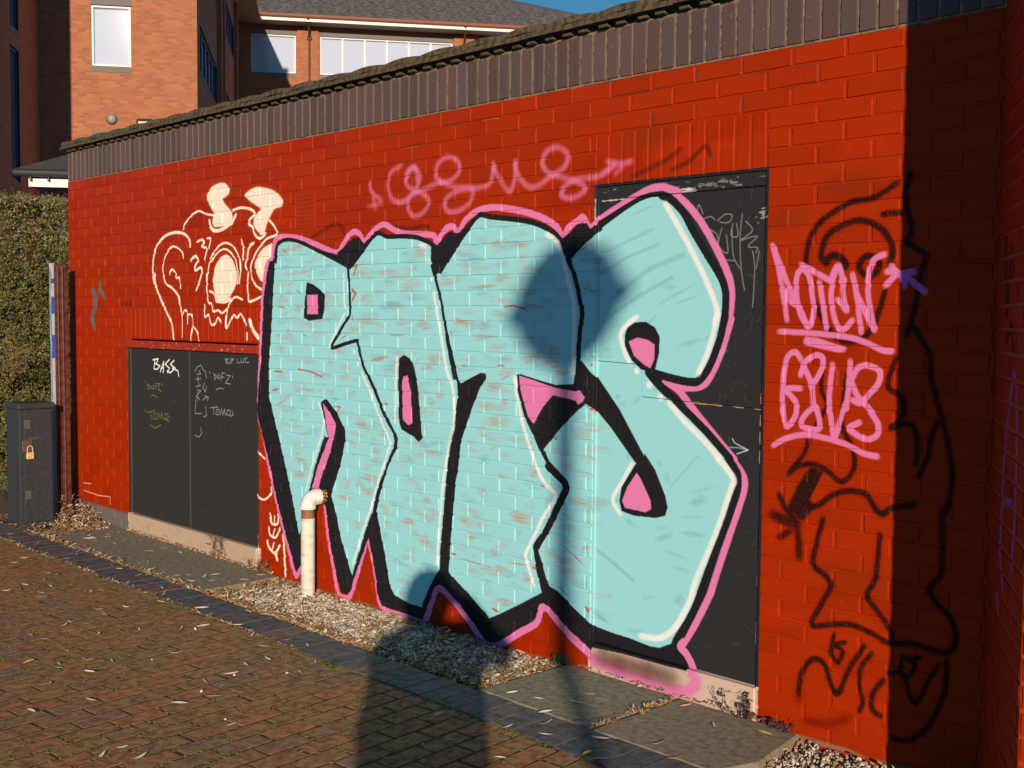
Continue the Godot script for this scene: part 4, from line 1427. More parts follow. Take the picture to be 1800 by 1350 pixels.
func brick_tex(mortar, base, spread):
	# far brickwork, one course is about two pixels in the picture
	var im = Image.create_empty(512, 512, false, Image.FORMAT_RGBA8)
	im.fill(mortar)
	var courses = 24
	var ch = 512.0 / courses
	for k in courses:
		var off = 0.0 if k % 2 == 0 else 32.0
		for i in range(-1, 8):
			var t = rng.randf_range(1.0 - spread, 1.0 + spread)
			var c = Color(base.r * t, base.g * t * rng.randf_range(0.95, 1.05), base.b * t)
			var x0 = int(off + i * 64.0) + 2
			im.fill_rect(Rect2i(x0, int(k * ch) + 2, 60, int(ch) - 3).intersection(Rect2i(0, 0, 512, 512)), c)
			if i == 7 or x0 + 60 > 512: im.fill_rect(Rect2i(x0 - 512, int(k * ch) + 2, 60, int(ch) - 3).intersection(Rect2i(0, 0, 512, 512)), c)
	return ImageTexture.create_from_image(im)
func uv_mat(tex, sx, sy, rough = 0.9):
	var m = StandardMaterial3D.new()
	m.albedo_texture = tex
	m.uv1_scale = Vector3(sx, sy, 1)
	m.roughness = rough
	m.metallic_specular = 0.3
	return m
func window_at(parent, at, a0, a1, h0, h1, panes, mats_, sill = true):
	# frame, panes, sill and lintel of one window whose opening is a0..a1 by h0..h1
	var fr = MB.new()
	var bar = func(fb, x0, x1, y0, y1, d0, d1):
		var p = []
		for q in [[x0, y0, d0], [x1, y0, d0], [x1, y1, d0], [x0, y1, d0], [x0, y0, d1], [x1, y0, d1], [x1, y1, d1], [x0, y1, d1]]: p.push_back(at.call(q[0], q[1], q[2]))
		var c = (p[0] + p[6]) * 0.5
		for f in [[0, 1, 2, 3], [4, 5, 6, 7], [0, 1, 5, 4], [1, 2, 6, 5], [2, 3, 7, 6], [3, 0, 4, 7]]: fb.quad_out(p[f[0]], p[f[1]], p[f[2]], p[f[3]], c)
	var t = 0.06
	bar.call(fr, a0, a1, h0, h0 + t, -0.12, -0.05)
	bar.call(fr, a0, a1, h1 - t, h1, -0.12, -0.05)
	bar.call(fr, a0, a0 + t, h0 + t, h1 - t, -0.12, -0.05)
	bar.call(fr, a1 - t, a1, h0 + t, h1 - t, -0.12, -0.05)
	for i in range(1, panes):
		var x = lerpf(a0, a1, float(i) / panes)
		bar.call(fr, x - 0.04, x + 0.04, h0 + t, h1 - t, -0.12, -0.05)
	var rv = MB.new()
	var o = part(parent, "window", fr.mesh(), mats_[0])
	for i in panes:
		var g = MB.new()
		var x0 = lerpf(a0 + t * 0.5, a1 - t * 0.5, float(i) / panes)
		var x1 = lerpf(a0 + t * 0.5, a1 - t * 0.5, float(i + 1) / panes)
		g.quad(at.call(x0, h0 + 0.03, -0.1), at.call(x1, h0 + 0.03, -0.1), at.call(x1, h1 - 0.03, -0.1), at.call(x0, h1 - 0.03, -0.1))
		part(o, "pane", g.mesh(), mats_[1])
		if mats_[3] != null: # drawn blind behind the glass
			var bl = MB.new()
			bl.quad(at.call(x0, h0 + 0.03, -0.16), at.call(x1, h0 + 0.03, -0.16), at.call(x1, h1 - 0.03, -0.16), at.call(x0, h1 - 0.03, -0.16))
			part(o, "blind", bl.mesh(), mats_[3])
	fr = MB.new()
	bar.call(fr, a0 - 0.02, a1 + 0.02, h0 - 0.17, h0 - 0.002, -0.1, 0.012)
	part(o, "sill", fr.mesh(), mats_[2])
	fr = MB.new()
	bar.call(fr, a0 - 0.02, a1 + 0.02, h1 + 0.002, h1 + 0.19, -0.1, 0.008)
	part(o, "lintel", fr.mesh(), mats_[2])
	# closed reveal behind
	rv.quad(at.call(a0, h0, -0.3), at.call(a1, h0, -0.3), at.call(a1, h1, -0.3), at.call(a0, h1, -0.3))
	rv.quad(at.call(a0, h0, 0), at.call(a0, h1, 0), at.call(a0, h1, -0.3), at.call(a0, h0, -0.3))
	rv.quad(at.call(a1, h1, 0), at.call(a1, h0, 0), at.call(a1, h0, -0.3), at.call(a1, h1, -0.3))
	rv.quad(at.call(a0, h1, 0), at.call(a1, h1, 0), at.call(a1, h1, -0.3), at.call(a0, h1, -0.3))
	part(o, "reveal", rv.mesh(), mats_[4])
	return o
func build_office():
	var d = thing("office_building", "orange brick office building with grey tiled roof behind the wall", "building", Vector3(-22.972, 0, -11.002))
	d.transform.basis = Basis(Vector3(0.5635, 0, -0.826), Vector3.UP, Vector3(0.826, 0, 0.5635))
	var bt = brick_tex(Color8(160, 114, 88), Color8(164, 102, 72), 0.07)
	var bm = uv_mat(bt, 1.0 / 1.8, 1.0 / 1.8)
	var slate = uv_mat(brick_tex(Color8(120, 112, 110), Color8(104, 94, 94), 0.1), 1.0 / 0.6, 1.0 / 1.8)
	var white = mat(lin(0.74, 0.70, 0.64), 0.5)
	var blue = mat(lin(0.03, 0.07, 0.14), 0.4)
	var blind = mat(lin(0.52, 0.53, 0.62), 0.8)
	var glass = mat(Color(0.9, 0.93, 1.0), 0.04)
	glass.transparency = BaseMaterial3D.TRANSPARENCY_ALPHA
	glass.albedo_color = Color(0.8, 0.88, 1.0, 0.16)
	glass.metallic_specular = 0.6
	var dark = mat(lin(0.03, 0.025, 0.022), 0.9)
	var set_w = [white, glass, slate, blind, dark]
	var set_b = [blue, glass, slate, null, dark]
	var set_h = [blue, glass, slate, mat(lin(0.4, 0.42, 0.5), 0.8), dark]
	# lit end wall
	var front = func(a, h, o): return Vector3(a, h, o)
	var holes = [[-0.53, 0.55, 8.6, 10.3], [-0.53, 0.55, 4.95, 6.6], [-0.53, 0.55, 12.25, 13.95]]
	var mb = MB.new()
	mb.mode = 2
	wall_panel(mb, front, -1.93, 2.37, 0.0, 17.5, holes)
	part(d, "end_wall", mb.mesh(), bm)
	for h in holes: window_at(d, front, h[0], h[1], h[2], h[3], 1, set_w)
	# right flank of the wing, turned away from the sun
	var flank = func(a, h, o): return Vector3(2.37 + o, h, -a)
	holes = []
	for h in [[5.3, 6.55], [8.8, 10.1], [12.3, 13.6]]:
		for a in [[0.8, 6.9], [9.4, 15.6]]: holes.push_back([a[0], a[1], h[0], h[1]])
	mb = MB.new()
	mb.mode = 2
	wall_panel(mb, flank, 0.0, 19.17, 0.0, 14.9, holes)
	part(d, "flank_wall", mb.mesh(), bm)
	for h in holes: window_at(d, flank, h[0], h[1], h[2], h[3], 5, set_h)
	for a in [7.3, 8.9, 16.0]:
		var pl = MB.new()
		pl.mode = 2
		pl.box(Vector3(2.45, 7.4, -a), Vector3(0.16, 14.7, 0.45))
		part(d, "pilaster", pl.mesh(), bm)
	# long wall at the back
	var back = func(a, h, o): return Vector3(a, h, -19.17 + o)
	holes = []
	for h in [[12.55, 14.25], [9.05, 10.75], [5.5, 7.2]]:
		holes.push_back([2.91, 4.89, h[0], h[1]])
		holes.push_back([5.98, 12.02, h[0], h[1]])
		holes.push_back([13.1, 19.1, h[0], h[1]])
	mb = MB.new()
	mb.mode = 2
	wall_panel(mb, back, 2.37, 20.8, 0.0, 15.0, holes)
	part(d, "long_wall", mb.mesh(), bm)
	for h in holes: window_at(d, back, h[0], h[1], h[2], h[3], 1 if h[1] - h[0] < 3 else 6, set_w)
	# projecting wing at the far left, its flank in shade
	var wing = func(a, h, o): return Vector3(-1.93 + o, h, -a)
	holes = [[-3.2, -2.3, 1.0, 4.4], [-3.2, -2.3, 5.0, 8.4], [-3.2, -2.3, 8.9, 12.3]]
	mb = MB.new()
	mb.mode = 2
	wall_panel(mb, wing, -7.5, 0.0, 0.0, 17.5, holes)
	mb.quad(Vector3(-9, 0, 7.5), Vector3(-1.93, 0, 7.5), Vector3(-1.93, 17.5, 7.5), Vector3(-9, 17.5, 7.5))
	part(d, "wing_wall", mb.mesh(), bm)
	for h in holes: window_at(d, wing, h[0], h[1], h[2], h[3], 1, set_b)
	# rear and top closings so that no light leaks through
	mb = MB.new()
	mb.mode = 2
	mb.quad(Vector3(20.8, 0, -19.17), Vector3(20.8, 0, -32), Vector3(20.8, 15, -32), Vector3(20.8, 15, -19.17))
	mb.quad(Vector3(20.8, 0, -32), Vector3(-9, 0, -32), Vector3(-9, 15, -32), Vector3(20.8, 15, -32))
	mb.quad(Vector3(-9, 0, -32), Vector3(-9, 0, 7.5), Vector3(-9, 17.5, 7.5), Vector3(-9, 17.5, -32))
	part(d, "rear_wall", mb.mesh(), bm)
	# roof over the long wall, hipped at the right
	var rt = uv_mat(roof_tex(), 1.0 / 2.4, 1.0 / 2.4)
	var pitch = tan(deg_to_rad(27.0))
	var ry = func(z): return 14.95 + pitch * (-z - 18.2)
	mb = MB.new()
	mb.mode = 2
	var e0 = Vector3(2.2, 14.95, -18.2)
	var e1 = Vector3(21.7, 14.95, -18.2)
	var r1 = Vector3(12.6, ry.call(-24.75), -24.75)
	var r0 = Vector3(2.2, ry.call(-24.75), -24.75)
	roof_face(mb, e0, e1, r1, r0)
	var back1 = Vector3(21.7, 14.95, -31.3)
	roof_face(mb, e1, back1, r1, r1)
	var roof = part(d, "roof", mb.mesh(), rt)
	mb = MB.new()
	mb.mode = 2
	roof_face(mb, Vector3(3.3, 14.95, 0.9), Vector3(3.3, 14.95, -18.2), Vector3(-3.0, 18.2, -24.0), Vector3(-3.0, 18.2, 0.9))
	part(roof, "wing_slope", mb.mesh(), rt)
	var cap = MB.new()
	cap.tube(e1, r1, 0.09, 0.09, 8)
	cap.tube(r1, r0, 0.09, 0.09, 8)
	part(roof, "hip_tile", cap.mesh(), mat(lin(0.06, 0.075, 0.10), 0.8))
	var soff = MB.new()
	soff.quad(Vector3(2.3, 14.66, -19.2), Vector3(21.7, 14.66, -19.2), Vector3(21.7, 14.66, -18.3), Vector3(2.3, 14.66, -18.3))
	soff.quad(Vector3(2.3, 14.66, 0.9), Vector3(2.3, 14.66, -18.3), Vector3(3.3, 14.66, -18.3), Vector3(3.3, 14.66, 0.9))
	part(roof, "soffit", soff.mesh(), mat(lin(0.30, 0.25, 0.2), 0.9))
	var fas = MB.new()
	fas.box(Vector3(12.4, 14.73, -18.25), Vector3(18.2, 0.15, 0.04))
	part(roof, "fascia", fas.mesh(), white)
	fas = MB.new()
	fas.box(Vector3(3.3, 14.73, -8.7), Vector3(0.04, 0.15, 19.1))
	part(roof, "fascia", fas.mesh(), mat(lin(0.2, 0.17, 0.14), 0.8))
	var gut = MB.new()
	gut.tube(Vector3(3.3, 14.88, -18.17), Vector3(21.7, 14.88, -18.17), 0.085, 0.085, 10)
	part(roof, "gutter", gut.mesh(), mat(lin(0.27, 0.10, 0.06), 0.6))
	for x in [5.45, 12.5]:
		var dp = MB.new()
		dp.tube(Vector3(x, 14.8, -18.2), Vector3(x + 0.05, 14.1, -19.05), 0.05, 0.05, 8)
		dp.tube(Vector3(x + 0.05, 14.15, -19.07), Vector3(x + 0.05, 0, -19.07), 0.045, 0.045, 8)
		dp.box(Vector3(x + 0.05, 14.12, -19.05), Vector3(0.22, 0.16, 0.14), 0.02)
		part(d, "downpipe", dp.mesh(), mat(lin(0.10, 0.035, 0.025), 0.6))
	# brick piers standing a little proud of the long wall
	for x in [5.43, 12.55]:
		var pr = MB.new()
		pr.mode = 2
		pr.box(Vector3(x, 7.3, -19.13), Vector3(0.95, 14.6, 0.12))
		part(d, "pier", pr.mesh(), bm)
	# two lamps on the end wall
	var up = d.transform
	var lb = up * Vector3(0.01, 7.11, 0.03)
	var bl = thing("bulkhead_lamp", "round grey bulkhead lamp on the orange brick end wall", "lamp", lb)
	bl.transform.basis = up.basis
	var dome = MB.new()
	for i in 8:
		for j in 16:
			var P = func(a, b):
				var th = PI * 0.5 * a / 8.0
				var ph = TAU * b / 16.0
				return Vector3(cos(ph) * sin(th) * 0.13, sin(ph) * sin(th) * 0.15, cos(th) * 0.11)
			dome.smooth_tri(P.call(i, j), P.call(i + 1, j), P.call(i + 1, j + 1), P.call(i, j), P.call(i + 1, j), P.call(i + 1, j + 1))
			if i > 0: dome.smooth_tri(P.call(i, j), P.call(i + 1, j + 1), P.call(i, j + 1), P.call(i, j), P.call(i + 1, j + 1), P.call(i, j + 1))
	part(bl, "cover", dome.mesh(), mat(lin(0.35, 0.3, 0.26), 0.25))
	var ring = MB.new()
	ring.tube(Vector3(0, 0, -0.03), Vector3(0, 0, 0.012), 0.16, 0.15, 18)
	part(bl, "rim", ring.mesh(), mat(lin(0.06, 0.055, 0.05), 0.7))
	var fb = up * Vector3(0.92, 7.0, 0.1)
	var fl = thing("floodlight", "square floodlight beside the round lamp on the end wall", "lamp", fb)
	fl.transform.basis = up.basis * Basis(Vector3.RIGHT, 0.35)
	var body = MB.new()
	body.box(Vector3(0, 0, 0), Vector3(0.44, 0.28, 0.12), 0.02)
	part(fl, "housing", body.mesh(), mat(lin(0.03, 0.028, 0.026), 0.6))
	var face = MB.new()
	face.box(Vector3(0.0, -0.01, 0.063), Vector3(0.34, 0.19, 0.008), 0.003)
	part(fl, "lens", face.mesh(), mat(lin(0.7, 0.66, 0.55), 0.2))
	# the porch that shows over the hedge
	var o4 = Vector3(-6.392, 0, -2.347)
	var po = thing("porch_roof", "small lean-to porch roof with gutter above the hedge", "roof", o4)
	po.transform.basis = d.transform.basis
	var rf = MB.new()
	roof_face(rf, Vector3(-0.38, 3.45, 0.02), Vector3(0.75, 3.45, 0.02), Vector3(0.75, 4.0, -1.1), Vector3(0.72, 4.0, -1.1))
	rf.quad(Vector3(-0.38, 3.45, 0.02), Vector3(0.72, 4.0, -1.1), Vector3(0.72, 3.2, -1.1), Vector3(-0.2, 3.35, 0.0))
	part(po, "tiles", rf.mesh(), mat(lin(0.07, 0.065, 0.068), 0.5, ntex(121, 0.02, [[0.0, Color(0.6, 0.6, 0.6)], [0.55, Color(1, 1, 1)], [0.62, Color(1.4, 1.3, 0.5)], [1.0, Color(0.9, 0.9, 0.9)]], 256), 1.2))
	var fa = MB.new()
	fa.box(Vector3(0.27, 3.277, 0.0), Vector3(0.95, 0.105, 0.03))
	part(po, "fascia", fa.mesh(), white)
	var gu = MB.new()
	gu.tube(Vector3(-0.38, 3.395, 0.06), Vector3(0.75, 3.395, 0.06), 0.045, 0.045, 12)
	part(po, "gutter", gu.mesh(), mat(lin(0.04, 0.037, 0.035), 0.45))
	for x in [-0.17, 0.05]:
		var br = MB.new()
		br.box(Vector3(x, 3.345, 0.03), Vector3(0.025, 0.1, 0.07), 0.005)
		part(po, "gutter_bracket", br.mesh(), mat(lin(0.03, 0.028, 0.027), 0.5))
	var sf = MB.new()
	sf.quad(Vector3(-0.2, 3.225, 0.0), Vector3(0.75, 3.225, 0.0), Vector3(0.75, 3.0, -1.1), Vector3(0.75, 3.0, -1.1))
	part(po, "soffit", sf.mesh(), mat(lin(0.22, 0.2, 0.19), 0.8))
	var pw = MB.new()
	pw.box(Vector3(0.62, 1.6, -0.6), Vector3(0.24, 3.2, 0.9))
	part(po, "side_wall", pw.mesh(), mat(lin(0.12, 0.1, 0.1), 0.8))
func roof_face(mb, a, b, c, d):
	# quad or triangle with coordinates in metres along the eave and up the slope
	var ex = (b - a).normalized()
	var nn = (b - a).cross(d - a)
	if nn.length() < 0.001: nn = (b - a).cross(c - a)
	nn = nn.normalized()
	var ey = nn.cross(ex)
	var start = mb.v.size()
	var keep = mb.mode
	mb.mode = 0
	mb.tri(a, b, c)
	if c.distance_to(d) > 0.001: mb.tri(a, c, d)
	mb.mode = keep
	for i in range(start, mb.v.size()):
		var p = mb.v[i] - a
		mb.uv.push_back(Vector2(p.dot(ex), -p.dot(ey)))
func roof_tex():
	var im = Image.create_empty(512, 512, false, Image.FORMAT_RGBA8)
	im.fill(Color8(64, 60, 56))
	for k in 16:
		for i in range(-1, 16):
			var t = rng.randf_range(0.8, 1.2)
			var c = Color(0.40 * t, 0.375 * t, 0.35 * t)
			if rng.randf() < 0.05: c = c.lerp(Color(0.6, 0.56, 0.5), 0.5)
			var x0 = i * 32 + (16 if k % 2 == 1 else 0)
			im.fill_rect(Rect2i(x0 + 1, k * 32, 30, 27).intersection(Rect2i(0, 0, 512, 512)), c)
	for i in 500: im.fill_rect(Rect2i(rng.randi() % 510, rng.randi() % 510, rng.randi_range(1, 4), rng.randi_range(1, 3)), Color8(128, 118, 104) if i % 3 > 0 else Color8(96, 94, 60))
	return ImageTexture.create_from_image(im)

# ---------------------------------------------------------------- what throws the long shadows, behind the camera
func build_lamp_post():
	var b = Vector3(12.69, 0, 6.5)
	var d = thing("street_lamp", "post-top street lamp behind the viewer, throwing the round shadow", "lamp post", b)
	var grey = mat(lin(0.12, 0.12, 0.12), 0.5)
	var p = MB.new()
	p.smooth = true
	p.tube(b, b + Vector3(0, 3.78, 0), 0.05, 0.038, 20)
	part(d, "pole", p.mesh(), grey, b)
	var ba = MB.new()
	ba.smooth = true
	ba.tube(b, b + Vector3(0, 0.8, 0), 0.075, 0.07, 20)
	part(d, "base", ba.mesh(), grey, b)
	var c = b + Vector3(0, 4.04, 0)
	var prof = [[-0.27, 0.07], [-0.2, 0.15], [-0.1, 0.205], [0.0, 0.225], [0.1, 0.215], [0.2, 0.165], [0.27, 0.09], [0.30, 0.0]]
	var g = MB.new()
	g.smooth = true
	for i in prof.size() - 1: g.tube(c + Vector3(0, prof[i][0], 0), c + Vector3(0, prof[i + 1][0], 0), prof[i][1], prof[i + 1][1], 24, false)
	part(d, "lantern", g.mesh(), mat(lin(0.6, 0.6, 0.58), 0.3), b)
	var r = MB.new()
	r.smooth = true
	r.tube(c + Vector3(0, -0.02, 0), c + Vector3(0, 0.03, 0), 0.255, 0.255, 24)
	part(d, "rim", r.mesh(), grey, b)
func capsule(p, a, b, ra, rb):
	var ab = b - a
	var t = clampf((p - a).dot(ab) / maxf(ab.length_squared(), 1e-9), 0.0, 1.0)
	return p.distance_to(a + ab * t) - lerpf(ra, rb, t)
func blob_mesh(bones, cell, k):
	# surface nets over a smooth union of tapered capsules
	var lo = Vector3(1e9, 1e9, 1e9)
	var hi = -lo
	for q in bones:
		for e in [[q[0], q[2]], [q[1], q[3]]]:
			lo = lo.min(e[0] - Vector3.ONE * (e[1] + cell * 3.0))
			hi = hi.max(e[0] + Vector3.ONE * (e[1] + cell * 3.0))
	var nx = int((hi.x - lo.x) / cell) + 2
	var ny = int((hi.y - lo.y) / cell) + 2
	var nz = int((hi.z - lo.z) / cell) + 2
	var f = PackedFloat32Array()
	f.resize(nx * ny * nz)
	f.fill(1.0)
	for q in bones:
		var r = maxf(q[2], q[3]) + cell * 3.0 + k
		var a = ((q[0].min(q[1]) - Vector3.ONE * r - lo) / cell).floor()
		var b = ((q[0].max(q[1]) + Vector3.ONE * r - lo) / cell).ceil()
		for z in range(maxi(int(a.z), 0), mini(int(b.z), nz)):
			for y in range(maxi(int(a.y), 0), mini(int(b.y), ny)):
				for x in range(maxi(int(a.x), 0), mini(int(b.x), nx)):
					var i = (z * ny + y) * nx + x
					var dd = capsule(lo + Vector3(x, y, z) * cell, q[0], q[1], q[2], q[3])
					var o = f[i]
					var h = clampf(0.5 + 0.5 * (dd - o) / k, 0.0, 1.0)
					f[i] = lerpf(dd, o, h) - k * h * (1.0 - h)
	var at = {}
	var pts = PackedVector3Array()
	for z in nz - 1:
		for y in ny - 1:
			for x in nx - 1:
				var i = (z * ny + y) * nx + x
				var inside = 0
				for c in 8:
					if f[i + (c & 1) + ((c >> 1) & 1) * nx + (c >> 2) * nx * ny] < 0.0: inside += 1
				if inside == 0 or inside == 8: continue
				var sum = Vector3.ZERO
				var m = 0
				for e in [[0, 1], [2, 3], [4, 5], [6, 7], [0, 2], [1, 3], [4, 6], [5, 7], [0, 4], [1, 5], [2, 6], [3, 7]]:
					var c0 = e[0]
					var c1 = e[1]
					var f0 = f[i + (c0 & 1) + ((c0 >> 1) & 1) * nx + (c0 >> 2) * nx * ny]
					var f1 = f[i + (c1 & 1) + ((c1 >> 1) & 1) * nx + (c1 >> 2) * nx * ny]
					if (f0 < 0.0) != (f1 < 0.0):
						var t = f0 / (f0 - f1)
						sum += Vector3(c0 & 1, (c0 >> 1) & 1, c0 >> 2).lerp(Vector3(c1 & 1, (c1 >> 1) & 1, c1 >> 2), t)
						m += 1
				at[i] = pts.size()
				pts.push_back(lo + (Vector3(x, y, z) + sum / m) * cell)
	var st = SurfaceTool.new()
	st.begin(Mesh.PRIMITIVE_TRIANGLES)
	st.set_smooth_group(0)
	for p in pts: st.add_vertex(p)
	for i in at:
		var x = i % nx
		var y = (i / nx) % ny
		var z = i / (nx * ny)
		for ax in 3:
			var step = [1, nx, nx * ny][ax]
			var u = [nx, nx * ny, 1][ax]
			var v = [nx * ny, 1, nx][ax]
			var c0 = f[i] < 0.0
			var c1 = f[i + step] < 0.0
			if c0 == c1: continue
			if not (at.has(i - u) and at.has(i - v) and at.has(i - u - v)): continue
			var q = [at[i], at[i - u], at[i - u - v], at[i - v]]
			if c0: q = [q[0], q[3], q[2], q[1]]
			for j in [0, 1, 2, 0, 2, 3]: st.add_index(q[j])
	st.generate_normals()
	return st.commit()
func build_person():
	# the photographer, standing just behind the camera
	var fwd = -Vector3(EYE_BACK.x, 0, EYE_BACK.z).normalized()
	var rt = Vector3(-fwd.z, 0, fwd.x)
	var foot = Vector3(EYE.x, 0, EYE.z) - fwd * 0.25
	var d = thing("person", "person in dark jacket and trousers photographing the wall, behind the viewer", "person", foot)
	var at = func(r, y, f): return rt * r + Vector3(0, y, 0) + fwd * f
	var b = []
	var m = -0.05
	for s in [-1.0, 1.0]:
		b.push_back([at.call(m + 0.105 * s, 0.90, 0), at.call(m + 0.14 * s, 0.49, 0.03), 0.10, 0.07])
		b.push_back([at.call(m + 0.14 * s, 0.49, 0.03), at.call(m + 0.15 * s, 0.09, -0.02), 0.066, 0.05])
		b.push_back([at.call(m + 0.15 * s, 0.05, -0.05), at.call(m + 0.17 * s, 0.04, 0.15), 0.048, 0.038])
		b.push_back([at.call(m + 0.12 * s, 0.80, 0), at.call(m + 0.12 * s, 1.30, -0.01), 0.125, 0.12])
		b.push_back([at.call(m + 0.09 * s, 1.40, -0.02), at.call(m + 0.185 * s, 1.36, -0.02), 0.075, 0.075])
	b.push_back([at.call(m + 0.185, 1.36, -0.02), at.call(0.285, 1.34, 0.07), 0.075, 0.058])
	b.push_back([at.call(0.285, 1.34, 0.07), at.call(0.125, 1.54, 0.17), 0.056, 0.042])
	b.push_back([at.call(m - 0.185, 1.36, -0.02), at.call(m - 0.20, 1.10, 0.05), 0.07, 0.06])
	b.push_back([at.call(m - 0.20, 1.10, 0.05), at.call(-0.125, 1.52, 0.17), 0.056, 0.040])
	b.push_back([at.call(0.0, 1.42, -0.01), at.call(0.16, 1.44, -0.01), 0.06, 0.07])
	b.push_back([at.call(m - 0.08, 0.95, 0), at.call(m + 0.08, 0.95, 0), 0.13, 0.13])
	b.push_back([at.call(m, 1.38, -0.01), at.call(-0.055, 1.52, 0.0), 0.06, 0.054])
	part(d, "body", blob_mesh(b, 0.022, 0.05), mat(lin(0.03, 0.032, 0.04), 0.9))
	var h = []
	var hx = -0.055
	h.push_back([at.call(hx, 1.615, 0.02), at.call(hx, 1.64, 0.0), 0.088, 0.092])
	h.push_back([at.call(hx, 1.545, 0.055), at.call(hx, 1.58, 0.05), 0.045, 0.06])
	h.push_back([at.call(hx, 1.60, 0.11), at.call(hx, 1.575, 0.122), 0.010, 0.014])
	for s in [-1.0, 1.0]: h.push_back([at.call(hx + 0.09 * s, 1.61, 0.01), at.call(hx + 0.094 * s, 1.58, 0.01), 0.016, 0.012])
	part(d, "head", blob_mesh(h, 0.010, 0.025), mat(lin(0.5, 0.32, 0.24), 0.6))
	var hair = []
	hair.push_back([at.call(hx, 1.64, 0.0), at.call(hx, 1.61, -0.045), 0.118, 0.115])
	hair.push_back([at.call(hx - 0.02, 1.60, -0.05), at.call(hx - 0.02, 1.47, -0.06), 0.115, 0.11])
	part(d, "hair", blob_mesh(hair, 0.014, 0.03), mat(lin(0.05, 0.035, 0.025), 0.8))
	for s in [-1.0, 1.0]:
		var g = []
		g.push_back([at.call(0.125 * s, 1.51, 0.172), at.call(0.090 * s, 1.545, 0.20), 0.030, 0.026])
		for k in 4:
			var y = 1.58 - k * 0.019
			g.push_back([at.call(0.088 * s, y - 0.012, 0.205), at.call(0.074 * s, y, 0.226 - 0.003 * k), 0.0095, 0.0085])
			g.push_back([at.call(0.074 * s, y, 0.226 - 0.003 * k), at.call(0.048 * s, y + 0.004, 0.230), 0.0085, 0.0075])
		g.push_back([at.call(0.085 * s, 1.53, 0.19), at.call(0.05 * s, 1.54, 0.172), 0.011, 0.009])
		part(d, "hand", blob_mesh(g, 0.0045, 0.008), mat(lin(0.5, 0.32, 0.24), 0.6))
	var cam = thing("camera", "small black camera held up in both hands behind the viewer", "camera", Vector3(EYE.x, 1.50, EYE.z) - fwd * 0.05)
	cam.transform.basis = Basis(rt, Vector3.UP, -fwd)
	var cb = MB.new()
	cb.box(Vector3(0, 0.07, 0.0), Vector3(0.13, 0.085, 0.032), 0.006)
	part(cam, "body", cb.mesh(), mat(lin(0.02, 0.02, 0.02), 0.5))
	var le = MB.new()
	le.smooth = true
	le.tube(Vector3(0, 0.07, -0.014), Vector3(0, 0.07, -0.035), 0.028, 0.026, 20)
	part(cam, "lens", le.mesh(), mat(lin(0.015, 0.015, 0.015), 0.3))

# ----------------------------------------------------------------
func _ready():
	rng.seed = 20231
	var cam = Camera3D.new()
	cam.name = "camera_view"
	cam.transform = Transform3D(Basis(EYE_RIGHT, EYE_UP, EYE_BACK).orthonormalized(), EYE)
	cam.fov = 36.96
	cam.near = 0.05
	cam.far = 300.0
	add_child(cam)
	cam.make_current()
	var env = Environment.new()
	var sm = ProceduralSkyMaterial.new()
	sm.sky_top_color = lin(0.014, 0.085, 0.25)
	sm.sky_horizon_color = lin(0.16, 0.58, 0.86)
	sm.sky_curve = 0.16
	sm.ground_bottom_color = lin(0.10, 0.08, 0.06)
	sm.ground_horizon_color = lin(0.20, 0.24, 0.28)
	sm.sun_angle_max = 4.0
	sm.sun_curve = 0.1
	var sky = Sky.new()
	sky.sky_material = sm
	env.sky = sky
	env.background_mode = Environment.BG_SKY
	env.tonemap_mode = Environment.TONE_MAPPER_LINEAR
	env.tonemap_exposure = 1.0
	env.sdfgi_enabled = true
	env.ssao_enabled = true
	env.ssil_enabled = true
	var we = WorldEnvironment.new()
	we.name = "world_environment"
	we.environment = env
	add_child(we)
	var sun = DirectionalLight3D.new()
	sun.name = "sun"
	sun.light_energy = 1.6
	sun.light_color = Color(1.0, 0.93, 0.84)
	sun.light_angular_distance = 0.53
	sun.shadow_enabled = true
	sun.transform = Transform3D(Basis.looking_at(-TO_SUN, Vector3.UP), Vector3(0, 10, 0))
	add_child(sun)
	var t0 = Time.get_ticks_msec()
	paint_wall()
	print("paint ", Time.get_ticks_msec() - t0)
	build_ground()
	build_wall()
	build_pier()
	build_doorway()
	build_hatch()
	print("walls ", Time.get_ticks_msec() - t0)
	build_office()
	build_hedge()
	build_pipe()
	build_cabinet()
	build_post()
	build_lamp_post()
	build_person()
	print("things ", Time.get_ticks_msec() - t0)
	build_gravel()
	build_weeds()
	build_leaves()
	print("done ", Time.get_ticks_msec() - t0)

